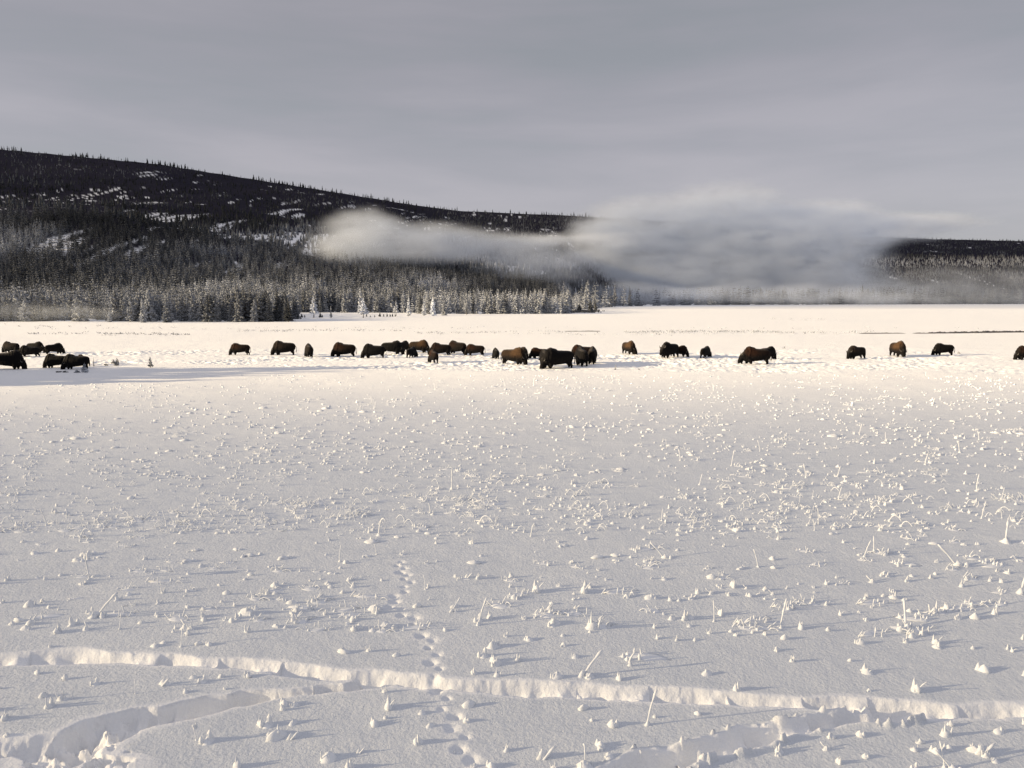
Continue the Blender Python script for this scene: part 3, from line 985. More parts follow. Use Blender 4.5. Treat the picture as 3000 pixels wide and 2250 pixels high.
def bison_mesh(name, pose='graze', yaw=0.0, stride=0.0, cow=False):
    B = []
    body = [(-1.12, 0, 1.08, .14, .22, .30), (-.98, 0, 1.10, .20, .31, .39), (-.72, 0, 1.07, .25, .38, .45), (-.35, 0, 1.03, .25, .44, .50),
            (.05, 0, 1.03, .25, .46, .54), (.35, 0, 1.06, .25, .44, .59), (.60, 0, 1.09, .25, .41, .62), (.82, 0, 1.03, .24, .37, .58), (.97, 0, .94, .20, .32, .46)]
    B += beads(body)
    B += beads([(.20, 0, 1.40, .25, .22, .20), (.45, 0, 1.49, .25, .22, .20), (.68, 0, 1.47, .22, .2, .2), (.85, 0, 1.35, .2, .2, .2)])     # hump
    if pose == 'graze':
        hd = [(.98, 0, .86, .25, .27, .32), (1.14, 0, .68, .22, .24, .27), (1.24, 0, .48, .18, .20, .22), (1.32, 0, .27, .13, .13, .16), (1.35, 0, .17, .10, .11, .11)]
        beard = [(1.08, 0, .45, .12, .12, .15), (1.10, 0, .22, .06, .06, .10)]
        hb = (1.20, .80); hdir = (.45, -.9)
    elif pose == 'up':
        hd = [(.98, 0, 1.10, .25, .28, .36), (1.18, 0, 1.06, .22, .26, .29), (1.36, 0, .92, .18, .21, .24), (1.50, 0, .74, .14, .14, .17), (1.56, 0, .66, .10, .11, .11)]
        beard = [(1.26, 0, .68, .12, .12, .18), (1.28, 0, .42, .06, .06, .12)]
        hb = (1.30, 1.22); hdir = (.7, -.7)
    else:  # half lowered
        hd = [(.98, 0, 1.0, .25, .28, .34), (1.18, 0, .88, .22, .25, .27), (1.32, 0, .70, .18, .21, .23), (1.43, 0, .50, .14, .14, .17), (1.47, 0, .41, .10, .11, .11)]
        beard = [(1.20, 0, .52, .12, .12, .18), (1.22, 0, .30, .06, .06, .12)]
        hb = (1.30, 1.03); hdir = (.6, -.8)
    if not cow: B += beads([(.30, 0, 1.50, .26, .20, .18), (.55, 0, 1.58, .24, .18, .17), (.74, 0, 1.52, .2, .18, .17)])
    cy, sy = math.cos(yaw), math.sin(yaw)

    def turn(p):
        x, y = p[0] - .85, p[1]
        return (.85 + x * cy - y * sy, x * sy + y * cy) + tuple(p[2:])
    B += beads([turn(p) for p in hd]) + beads([turn(p) for p in beard])
    for s in (-1, 1):
        k = stride * s
        B += beads([(.60, s * .20, .80, .22, .16, .3), (.60 + k * .5, s * .20, .52, .19, .15, .18), (.60 + k * .9, s * .19, .36, .11, .10, .12)])
        B += beads([(.60 + k * .9, s * .19, .36, .10, .09, .1), (.61 + k * 1.1, s * .18, .18, .075, .07, .08), (.62 + k * 1.3, s * .18, -.02, .085, .08, .06)], .05)
        B += beads([(-.90, s * .20, .92, .24, .14, .32), (-.88 - k * .3, s * .20, .66, .17, .12, .16), (-1.02 - k * .6, s * .19, .46, .10, .08, .1)])
        B += beads([(-1.02 - k * .6, s * .19, .46, .095, .08, .09), (-1.0 - k * .8, s * .18, .2, .07, .065, .08), (-.95 - k * .9, s * .18, -.02, .085, .08, .06)], .05)
        # ears
        e0 = turn((hb[0] - .14, s * .22, hb[1] - .02)); e1 = turn((hb[0] - .18, s * .36, hb[1] - .04))
        B += beads([(e0[0], e0[1], e0[2], .05, .05, .05), (e1[0], e1[1], e1[2], .035, .04, .045)], .04)
    if cow:
        B = [[b[0], b[1] * .94, b[2]] + [b[3], b[4] * .9, b[5] * (.93 if b[2] > .8 else 1)] for b in B]
    nV = len(ICO_V)
    V = np.concatenate([ICO_V * np.array(b[3:6]) + np.array(b[:3]) for b in B])
    Fc = np.concatenate([ICO_F + i * nV for i in range(len(B))])
    me = mesh_from('tmp', V, Fc)
    o = bpy.data.objects.new('tmp', me); C.objects.link(o)
    m = o.modifiers.new('r', 'REMESH'); m.mode = 'VOXEL'; m.voxel_size = .038
    m = o.modifiers.new('s', 'SMOOTH'); m.factor = .6; m.iterations = 3
    dg = bpy.context.evaluated_depsgraph_get()
    out = bpy.data.meshes.new_from_object(o.evaluated_get(dg))
    bpy.data.objects.remove(o); bpy.data.meshes.remove(me)
    out.name = name
    nv = len(out.vertices)
    co = np.empty(nv * 3, np.float32); out.vertices.foreach_get('co', co); co = co.reshape(-1, 3).astype(float)
    nn = np.empty(nv * 3, np.float32); out.vertices.foreach_get('normal', nn); nn = nn.reshape(-1, 3)
    shag = (fbm(co[:, 0] * 9 + co[:, 1] * 5, co[:, 2] * 5, 3, 3) - .5)
    front = ss(.1, .6, co[:, 0])
    co += nn * (shag * (.03 + .05 * front))[:, None]
    # shaggy locks hang from the chest and forelegs
    out.vertices.foreach_set('co', co.astype(np.float32).ravel())
    hump = ss(.75, 1.25, co[:, 2]) * ss(1.25, .7, co[:, 0]) * (.35 + .65 * ss(-.4, .3, co[:, 0]))
    cap = ss(.55, .95, nn[:, 2]) * ss(1.15, 1.45, co[:, 2]) * .5 + .25 * ss(.3, .8, nn[:, 2]) * ss(.95, 1.1, co[:, 0])
    set_attr(out, 'hump', hump); set_attr(out, 'cap', cap)
    out.polygons.foreach_set('use_smooth', np.full(len(out.polygons), True))
    out.materials.clear(); out.materials.append(M_coat)
    # horns
    horns = []
    for s in (-1, 1):
        pts = []
        for i in range(8):
            t = i / 7
            lx = hb[0] - .03 + .02 * t - hdir[1] * 0
            pts.append(turn((lx - .05 * math.sin(t * 2), s * (.17 + .15 * math.sin(t * 1.9)), hb[1] + .02 + .20 * t ** 1.5)))
        V, Fq = tube(pts, [.045 * (1 - .9 * i / 7) for i in range(8)], 7)
        hm = mesh_from('horn', V, Fq); hm.materials.append(M_horn); horns.append(hm)
    tl = [(-1.26, 0, 1.18), (-1.34, .02, 1.05), (-1.35, .03, .85), (-1.33, .03, .65), (-1.32, .03, .50)]
    V, Fq = tube(tl, [.03, .025, .022, .04, .012], 6)
    tm = mesh_from('tail', V, Fq); tm.materials.append(M_coat)
    set_attr(tm, 'hump', np.full(len(V), .2)); set_attr(tm, 'cap', np.zeros(len(V)))
    return out, horns, tm


def tube(pts, rad, ns=7, cap=True):
    P = np.array(pts, float)
    V = []
    T = np.gradient(P, axis=0)
    up = np.array([0.3, 0.9, 0.1])
    for i, p in enumerate(P):
        t = T[i] / (np.linalg.norm(T[i]) + 1e-9)
        a = np.cross(t, up); a /= np.linalg.norm(a) + 1e-9
        b = np.cross(t, a)
        for j in range(ns):
            w = j / ns * 2 * math.pi
            V.append(p + rad[i] * (math.cos(w) * a + math.sin(w) * b))
    Fq = []
    for i in range(len(P) - 1):
        for j in range(ns):
            Fq.append((i * ns + j, i * ns + (j + 1) % ns, (i + 1) * ns + (j + 1) % ns, (i + 1) * ns + j))
    V.append(P[-1]); k = len(V) - 1
    for j in range(ns):
        a, b = (len(P) - 1) * ns + j, (len(P) - 1) * ns + (j + 1) % ns
        Fq.append((a, b, k, k))
    Fq = [f if f[2] != f[3] else (f[0], f[1], f[2], f[2]) for f in Fq]
    # degenerate quads are avoided by using a ring of zero radius instead
    V = V[:-1]
    for j in range(ns):
        V.append(P[-1] + (P[-1] - P[-2]) * .02 + 1e-4 * np.array([math.cos(j), math.sin(j), 0]))
    Fq = Fq[:(len(P) - 1) * ns]
    base = (len(P) - 1) * ns; nb = len(P) * ns
    for j in range(ns):
        Fq.append((base + j, base + (j + 1) % ns, nb + (j + 1) % ns, nb + j))
    return np.array(V), np.array(Fq)


BM = {
    'G': bison_mesh('body', 'graze', 0, .04),
    'G2': bison_mesh('body', 'graze', 0, -.10, True),
    'GL': bison_mesh('body', 'graze', R(38), .06),
    'GR': bison_mesh('body', 'graze', R(-38), .06, True),
    'U': bison_mesh('body', 'up', R(6), .02),
    'W': bison_mesh('body', 'half', R(-4), -.16),
    'H': bison_mesh('body', 'half', R(14), .05, True),
}
BR = (.014, .007, .005); BK = (.004, .0035, .004); TN = (.062, .035, .018); GB = (.020, .014, .011); RB = (.022, .009, .005)
# (centre u, feet v, top v, heading deg [0 right, 180 left, 90 away, 270 towards], pose, colour, label)
bisons = [
    (31, 1033, 1000, 172, 'G', GB, 'bison with pale brown rump behind the big one at the left frame edge'),
    (107, 1033, 999, -8, 'W', BK, 'dark bison facing right with horn raised, behind a smaller one near the left edge'),
    (84, 1045, 1011, 190, 'W', BK, 'small black bison facing left in front of the horned one facing right'),
    (163, 1036, 1004, 62, 'G2', BK, 'narrow black bison seen from behind, alone between the left group and the shrubs'),
    (30, 1081, 1025, 4, 'G', BK, 'large black bison grazing to the right, partly cut by the left frame edge'),
    (162, 1077, 1035, 182, 'G', BK, 'black bison grazing to the left, first of the close pair left of the frosted sapling'),
    (220, 1081, 1036, 186, 'GL', BK, 'dark bison grazing behind the frosted sapling, second of the close pair'),
    (243, 1070, 1037, 150, 'G2', BR, 'brown bison mostly hidden behind the one at the frosted sapling'),
    (701, 1040, 1005, 180, 'G2', RB, 'brown bison grazing alone to the left, first right of the long gap'),
    (829, 1040, 998, 184, 'G', GB, 'grey-brown bull grazing left with frosted face, second right of the long gap'),
    (906, 1045, 1006, 112, 'GL', GB, 'bison seen from behind with its horned head turned out to the left'),
    (1005, 1044, 1001, 180, 'G', RB, 'rusty-shouldered bison grazing left, with dark belly, right of the one seen from behind'),
    (1092, 1048, 1006, 180, 'G', BK, 'large dark bison grazing left, head at the snow, left of the black one grazing right'),
    (1152, 1038, 998, -4, 'G', BK, 'black bison grazing to the right toward the narrow one behind its head'),
    (1182, 1030, 997, 60, 'G2', GB, 'narrow grey bison seen end-on behind the head of the black one grazing right'),
    (1207, 1046, 1014, 72, 'GR', BK, 'black calf seen from behind below the tan-shouldered bison'),
    (1231, 1033, 995, -12, 'G', TN, 'tan-shouldered bison grazing to the right behind the black calf'),
    (1288, 1039, 1001, 176, 'W', BR, 'long brown bison facing left behind the rusty calf'),
    (1270, 1061, 1024, 112, 'GL', RB, 'rusty brown calf seen from behind, grazing nearest the camera in the left middle group'),
    (1337, 1036, 997, 150, 'G', BR, 'dark brown bison seen from its rear quarter, right end of the middle group'),
    (1389, 1040, 1006, 172, 'G2', RB, 'brown bison grazing left by itself, between the middle group and the lone calf'),
    (1453, 1050, 1019, 100, 'GL', BK, 'small dark calf standing by itself, seen from behind'),
    (1508, 1066, 1015, -32, 'G', TN, 'tan and black bison grazing toward the right and the camera'),
    (1528, 1051, 1015, -55, 'G2', GB, 'grey bison half hidden behind the tan and black one'),
    (1577, 1049, 1016, 180, 'G2', RB, 'brown young bison grazing left behind the biggest bull'),
    (1630, 1079, 1019, 196, 'G', BK, 'biggest black bull of the centre, grazing left with frosted forehead'),
    (1597, 1075, 1023, 100, 'G2', BK, 'dark bison seen end-on, hidden behind the shoulder of the biggest bull'),
    (1703, 1051, 1008, 180, 'G', RB, 'rusty brown bison grazing left behind two bison seen from the rear'),
    (1703, 1071, 1015, 97, 'G', BK, 'black bison seen squarely from behind with frosted back, left one of two'),
    (1735, 1064, 1015, 80, 'G', GB, 'bison seen squarely from behind with frosted back, right one of two'),
    (1843, 1037, 997, -70, 'GL', TN, 'lone tan bison facing the camera, head lowered, right of the centre group'),
    (1960, 1048, 1001, 222, 'U', BK, 'black bull with raised head facing left and toward the camera'),
    (1992, 1045, 1012, -40, 'G2', BR, 'brown bison grazing right, close behind the black bull with raised head'),
    (2067, 1047, 1012, 55, 'GR', BK, 'small black bison seen from behind, grazing to the right by itself'),
    (2210, 1066, 1014, 180, 'W', RB, 'longest bull with a rusty hump walking left, head half lowered'),
    (2250, 1053, 1015, 30, 'G2', BK, 'dark bison whose rump shows behind the walking rusty-humped bull'),
    (2506, 1051, 1010, 205, 'H', GB, 'dark bison with horned head half raised, facing left toward the camera'),
    (2630, 1044, 997, 268, 'G', TN, 'tan-humped bison facing the camera with its head at the snow'),
    (2760, 1041, 1005, 180, 'G2', BK, 'compact black bison grazing left, second last on the right'),
    (3003, 1053, 1011, 184, 'G', BR, 'brown bison cut off by the right frame edge'),
]
for (u, vf, vt, hd, pose, colr, lb) in bisons:
    x, y = ground(u, vf)
    x, y = float(x), float(y)
    Hm = (vf - vt) * y / F * 1.015
    s = Hm / ((1.69 if pose in ('G2', 'GR', 'H') else 1.75  ) - .28)
    body, horns, tail = BM[pose]
    z = float(terrain(np.array([x]), np.array([y]))[0]) - .28 * s
    z = min(z, -.22 * s + .06)
    root = bpy.data.objects.new('bison', None); C.objects.link(root)
    # models stand with their middle on the origin
    a = R(hd)
    root.location = (x - .1 * s * math.cos(a), y - .1 * s * math.sin(a), z)
    root.rotation_euler = (0, 0, a)
    root.scale = (s * .94, s, s)
    tag(root, lb, 'bison', 'bison herd grazing on the plain')
    for nm, mm in (('body', body), ('horn', horns[0]), ('horn', horns[1]), ('tail', tail)):
        o = bpy.data.objects.new(nm, mm); C.objects.link(o); o.parent = root
        o.color = colr + (1,)


# ------------------------------------------------------------------ saplings and dead twigs near the herd's left group
def sapling_mesh(seed, n, spread, up=.5):
    rd = random.Random(seed)
    V, Fc = [], []
    for i in range(n):
        z = rd.uniform(.1, .95); a = rd.uniform(0, 6.28)
        L = spread * (1.1 - z) * rd.uniform(.5, 1.2)
        v, f = octa(np.array([0, 0, z]), np.array([math.cos(a), math.sin(a), rd.uniform(-.2, up)]), L, L * .25, L * .35)
        b = len(V); V += v; Fc += [(p + b, q_ + b, r2 + b) for p, q_, r2 in f]
    return np.array(V, float), np.array(Fc)


for (u, v, hp, sprd, n, fr, lb, nm) in [
    (249, 1091, 31, .42, 90, .55, 'frost-covered sapling in front of the close pair of bison', 'sapling'),
    (226, 1091, 10, 1.0, 40, .35, 'low frosted clump at the foot of the frosted sapling', 'shrub'),
    (275, 1074, 28, .10, 16, .15, 'thin dead stem standing right of the frosted sapling', 'dead_stem'),
    (264, 1067, 10, .3, 10, .1, 'short bent twig left of the thin dead stem', 'twig'),
    (332, 1066, 15, .7, 26, .22, 'left of two dark ragged saplings growing side by side', 'sapling'),
    (344, 1072, 25, .50, 34, .16, 'right and taller of two dark ragged saplings growing side by side', 'sapling'),
    (312, 1072, 7, 1.4, 16, .06, 'dark branch lying on the snow beside the ragged saplings', 'fallen_branch'),
    (441, 1078, 34, .30, 60, .22, 'upright sapling with white top at the edge of the blue shadow', 'sapling'),
    (172, 1090, 5, 2.2, 14, .08, 'short dark branch lying in the snow below the close pair', 'fallen_branch'),
    (190, 1090, 6, 2.2, 18, .08, 'longer dark branch lying under the head of the second paired bison', 'fallen_branch'),
    (1804, 1083, 17, .5, 24, .45, 'small grey frosted weed right of the centre group', 'shrub'),
    (1871, 1084, 6, .9, 16, .3, 'tiny grey weed in the snow below the lone tan bison', 'shrub'),
    (2298, 1022, 8, .9, 16, .18, 'small forked shrub on the snow right of the walking bull', 'shrub'),
    (2809, 1037, 8, 1.0, 20, .45, 'small frosted clump right of the compact black bison', 'shrub'),
]:
    x, y = ground(u, v); x, y = float(x), float(y)
    h = hp * y / F
    vs, fs = sapling_mesh(int(u), n, sprd)
    e_ = bpy.data.objects.new(nm, None); C.objects.link(e_)
    e_.location = (x, y, float(terrain(np.array([x]), np.array([y]))[0]) - .03)
    e_.scale = (h, h, h); e_.rotation_euler = (0, 0, u)
    tag(e_, lb, {'fallen_branch': 'branch', 'dead_stem': 'plant', 'twig': 'plant'}.get(nm, nm))
    cm = mesh_from('foliage', vs, fs, False); co = link('foliage', cm, M_fol, e_); co.color = (fr, fr, fr, 1)
    tv, tf = tube([(0, 0, -.1), (.02, 0, .3), (-.01, .01, .7), (0, 0, 1.0)], [.035, .03, .02, .008], 6)
    link('stem', mesh_from('stem', tv, tf), M_trunk, e_)


# ------------------------------------------------------------------ frosted plants of the foreground
def blob(h, r, seed, sharp=1.0, ns=9, nl=6, squash=1.0):
    """snow-capped stub: lumpy rounded cone"""
    rd = random.Random(seed)
    V, Fq = [], []
    ox = rd.uniform(-.3, .3) * r; oy = rd.uniform(-.3, .3) * r
    for i in range(nl + 1):
        t = i / nl
        rr = r * ((1 - t ** sharp) ** .8) * (1 + .15 * math.sin(t * 9 + seed)) + .001
        if i == 0: rr = r * 1.25
        for j in range(ns):
            a = j / ns * 6.283
            k = 1 + .22 * math.sin(a * 2 + seed) + rd.uniform(-.26, .26)
            V.append((ox * t + rr * k * math.cos(a), oy * t + rr * k * math.sin(a) * squash, -.03 + (h + .03) * t + rd.uniform(-.05, .05) * h * (i > 0)))
    for i in range(nl):
        for j in range(ns):
            Fq.append((i * ns + j, i * ns + (j + 1) % ns, (i + 1) * ns + (j + 1) % ns, (i + 1) * ns + j))
    return np.array(V), np.array(Fq)


def merge(parts):
    V, Fq = [], []; o = 0
    for v, f in parts:
        V.append(v); Fq.append(f + o); o += len(v)
    return np.concatenate(V), np.concatenate(Fq)


def stalk(h, lean, r, seed, ns=7, curve=.15, n=8):
    rd = random.Random(seed)
    a = rd.uniform(-.5, .5) + (0 if rd.random() < .65 else 3.14)
    pts, rad = [], []
    for i in range(n):
        t = i / (n - 1)
        d = lean * t + curve * t * t
        pts.append((math.cos(a) * d * h, math.sin(a) * d * h, -.03 + (h + .03) * t))
        rad.append(r * (1 + .25 * math.sin(i * 2.3 + seed) + .35 * (t > .8)) * (1.25 if i == 0 else 1))
    rad[-1] *= .7
    return tube(pts, rad, ns)


def arch(h, span, r, seed, ns=7, part=1.0):
    rd = random.Random(seed)
    a = rd.uniform(-.5, .5)
    pts, rad = [], []
    n = 12
    for i in range(n):
        t = i / (n - 1) * part
        pts.append((math.cos(a) * span * (t ** 1.3), math.sin(a) * span * t, -.02 + h * math.sin(t * math.pi * .92) ** .8))
        rad.append(r * (1 + .2 * math.sin(i * 1.9 + seed)))
    return tube(pts, rad, ns)


def shift(m, dx, dy, dz=0):
    v, f = m
    return v + np.array([dx, dy, dz]), f


def make_template(kind, seed):
    rd = random.Random(seed)
    if kind in ('mound', 'peak', 'double'):
        hb_, wb_ = {'mound': (.062, .055), 'peak': (.07, .047), 'double': (.055, .062)}[kind]
        parts = [blob(hb_ * rd.uniform(.7, 1.2), wb_ * rd.uniform(.8, 1.4), seed, rd.choice([1.3, 1.8, 2.4]), 9, 4, rd.uniform(.6, 1))]
        for k in range({'mound': 2, 'peak': 3, 'double': 4}[kind]):
            hh_ = {'mound': .075, 'peak': .125, 'double': .085}[kind] * rd.uniform(.55, 1.15) * (1 if k == 0 else .75)
            sx, sy = rd.gauss(0, wb_ * .5), rd.gauss(0, wb_ * .35)
            if rd.random() < .72:
                m = blob(hh_, rd.uniform(.015, .030), seed + k + 3, rd.choice([1.0, 1.4, 2.0]), 6, 4)
            else:
                m = stalk(hh_ * 1.1, rd.uniform(-.8, 1.0), rd.uniform(.005, .009), seed + k, 5, rd.uniform(-.4, .9), 5)
            parts.append(shift(m, sx, sy))
        return merge(parts)
    if kind == 'cushion':
        return merge([blob(.07, .14 * rd.uniform(.8, 1.3), seed, 2.2, 12, 6, .6), shift(blob(.06, .06, seed + 3, 1.8), .12, .03)])
    if kind == 'stalk':
        return merge([stalk(.42 * rd.uniform(.8, 1.2), rd.uniform(-.1, .25), .013, seed), blob(.06, .05, seed, 1.2)])
    if kind == 'knob':
        h = .5
        parts = [stalk(h, .05, .013, seed), blob(.06, .07, seed, 1.3)]
        for k in range(6):
            a = rd.uniform(0, 6.28)
            parts.append(shift(blob(.07, .03, seed + k, 2.0, 7, 4), .05 * math.cos(a) - .02, .04 * math.sin(a), h * rd.uniform(.78, .98)))
        return merge(parts)
    if kind == 'lean':
        return merge([stalk(.30, .75, .014, seed, curve=.2), blob(.08, .07, seed, 1.2), shift(blob(.07, .05, seed + 5, 1.2), .1, -.04)])
    if kind == 'arch':
        return merge([arch(.20 * rd.uniform(.8, 1.2), .26, .013, seed), blob(.05, .05, seed, 1.3)])
    if kind == 'hook':
        return merge([arch(.34, .22, .016, seed, part=.75), blob(.05, .06, seed, 1.3)])
    if kind == 'tuft':
        parts = [blob(.02, .26, seed, 2.5, 14, 4, .45)]
        for k in range(rd.randint(6, 10)):
            dx, dy = rd.gauss(0, .13), rd.gauss(0, .07)
            t = rd.random()
            if t < .45: m = blob(rd.uniform(.04, .09), rd.uniform(.02, .045), seed + k, rd.choice([.9, 1.4]), 7, 4)
            elif t < .8: m = stalk(rd.uniform(.06, .15), rd.uniform(-.8, 1.2), .010, seed + k, 5, .4, 5)
            else: m = arch(rd.uniform(.05, .10), rd.uniform(.08, .2), .009, seed + k, 5)
            parts.append(shift(m, dx, dy))
        return merge(parts)
    if kind == 'thicket':
        parts = [blob(.022, .50, seed, 2.5, 16, 4, .45)]
        for k in range(22):
            dx, dy = rd.gauss(0, .26), rd.gauss(0, .12)
            t = rd.random()
            if t < .4: m = blob(rd.uniform(.04, .10), rd.uniform(.025, .06), seed + k, rd.choice([1, 1.4, 2]), 7, 4)
            elif t < .8: m = stalk(rd.uniform(.07, .20), rd.uniform(-1.0, 1.5), .010, seed + k, 5, .5, 6)
            else: m = arch(rd.uniform(.06, .14), rd.uniform(.12, .3), .010, seed + k, 5)
            parts.append(shift(m, dx, dy))
        return merge(parts)


TK = {}
for ki, (kd, nvv) in enumerate([('mound', 8), ('peak', 6), ('double', 6), ('cushion', 5), ('stalk', 6), ('knob', 2), ('lean', 4), ('arch', 4), ('hook', 3), ('tuft', 8), ('thicket', 7)]):
    TK[kd] = [make_template(kd, 1000 + 50 * ki + s) for s in range(nvv)]
TM = {}
THEI = {k: [float(v[:, 2].max()) for v, f in TK[k]] for k in TK}


def plant_mesh(kd, i):
    if (kd, i) not in TM:
        v, f = TK[kd][i]
        m = mesh_from('frosted_plant', v, f); m.materials.append(M_frost)
        TM[(kd, i)] = m
    return TM[(kd, i)]


# notable ones: (u, base v, height px, kind, mirrored/heading deg, label)
notable = [
    (262, 1700, 86, 'knob', 180, 'tall frosted stalk with a knobbly seed head, rising from the left foreground'),
    (278, 1812, 66, 'lean', 15, 'thick frosted stem leaning right below the knobbly stalk'),
    (54, 1465, 46, 'stalk', 0, 'straight frosted stalk near the left frame edge'),
    (237, 1570, 26, 'arch', 0, 'frosted stem bent into a low hoop in the left thicket'),
    (590, 1512, 28, 'arch', 0, 'frosted stem bent into a high loop right of the left thicket'),
    (1324, 1432, 60, 'stalk', 90, 'tallest straight frosted stalk behind the central thicket'),
    (1110, 1565, 52, 'hook', 0, 'long frosted stem curving far over to the right in the centre'),
    (1246, 1727, 38, 'stalk', 90, 'stubby upright stalk right of the small animal prints'),
    (1322, 1796, 34, 'lean', 20, 'short thick stem leaning right beside the small animal prints'),
    (1405, 1532, 30, 'arch', 0, 'frosted arch standing at the right end of the central thicket'),
    (1556, 1568, 36, 'hook', 10, 'frosted hook shaped stem on a snow cushion right of centre'),
    (1451, 1534, 30, 'stalk', 90, 'small upright stalk just right of the frosted arch'),
    (995, 1642, 48, 'stalk', 0, 'straight slim stalk with a snow foot left of the prints'),
    (1262, 1500, 40, 'hook', 180, 'hooked slim stalk in the central thicket'),
    (2361, 1402, 38, 'stalk', 90, 'straight stalk at the left end of the right thicket'),
    (2945, 1590, 62, 'lean', 60, 'thick club-like stalk near the right frame edge above the trail'),
    (2594, 1293, 24, 'stalk', 90, 'small straight stalk in the right middle distance'),
    (2221, 1662, 52, 'stalk', 10, 'upright pale stem in the open snow right of centre'),
    (1905, 1662, 36, 'stalk', 90, 'short upright stem left of the upright pale stem'),
    (1948, 1634, 44, 'lean', 0, 'stem slanting right just behind the short upright stem'),
    (2560, 1614, 40, 'stalk', 90, 'slim stem with a cushion of snow in the right open snow'),
    (2806, 1656, 62, 'lean', 0, 'long stem slanting right, nearest the club-like stalk'),
    (2988, 1738, 72, 'lean', 20, 'big slanting stem touching the right frame edge'),
    (2654, 1838, 64, 'lean', 50, 'bent stem rising from a large snow cushion at right'),
    (2092, 1818, 56, 'stalk', 80, 'stalk rising out of a bristly snow tuft right of centre'),
    (1703, 1985, 64, 'lean', 0, 'thick slanting stem over lumps of snow just above the long trail'),
    (1880, 1930, 44, 'tuft', 0, 'spiky snow tuft with a branch pointing right above the long trail'),
    (2767, 2250, 62, 'stalk', 90, 'left of two frosted stems at the bottom right corner'),
    (2790, 2252, 46, 'lean', 0, 'right, forked one of two frosted stems at the bottom right corner'),
    (532, 1900, 46, 'stalk', 90, 'thin upright stalk standing on the far rim of the long trail'),
    (352, 1848, 42, 'stalk', 90, 'upright stalk above the left end of the long trail'),
    (576, 2174, 48, 'knob', 0, 'stalk with a long shadow, alone inside the bend of the deep left track'),
    (397, 2036, 36, 'stalk', 90, 'lumpy stem between the long trail and the deep left track'),
    (214, 2050, 34, 'stalk', 90, 'pair-topped snowy stem left of the lumpy stem below the trail'),
    (1137, 2082, 32, 'peak', 0, 'sharp snow pyramid just below the trail crossing'),
    (787, 2130, 34, 'peak', 0, 'tall snow cone below the trail left of centre'),
    (1228, 2178, 46, 'peak', 0, 'twin-lobed snow peak beside the prints at the bottom'),
    (2160, 2020, 38, 'peak', 0, 'large snow peak standing on the far rim of the right trail'),
    (1715, 2240, 46, 'hook', 90, 'curled frosted leaves at the bottom edge right of centre'),
    (2683, 2022, 32, 'peak', 0, 'pointed snow lump alone above the trail at right'),
    (2280, 2205, 24, 'peak', 0, 'small snow cone below the right-hand side track'),
]


def place_plant(kd, ti, x, y, s, rot, lb, gp):
    o = bpy.data.objects.new('frosted_plant', plant_mesh(kd, ti)); C.objects.link(o)
    o.location = (x, y, float(terrain(np.array([x]), np.array([y]))[0]))
    o.scale = (s, s, s); o.rotation_euler = (0, 0, rot)
    tag(o, lb, 'plant', gp)
    return o


for u, v, hp, kd, hd, lb in notable:
    x, y = ground(u, v); x, y = float(x), float(y)
    D = math.hypot(y, HC) * .99
    h = hp * D / F * 1.06
    ti = random.randrange(len(TK[kd]))
    place_plant(kd, ti, x, y, min(h / THEI[kd][ti], 1.7), R(hd), lb, 'notable frosted plants')

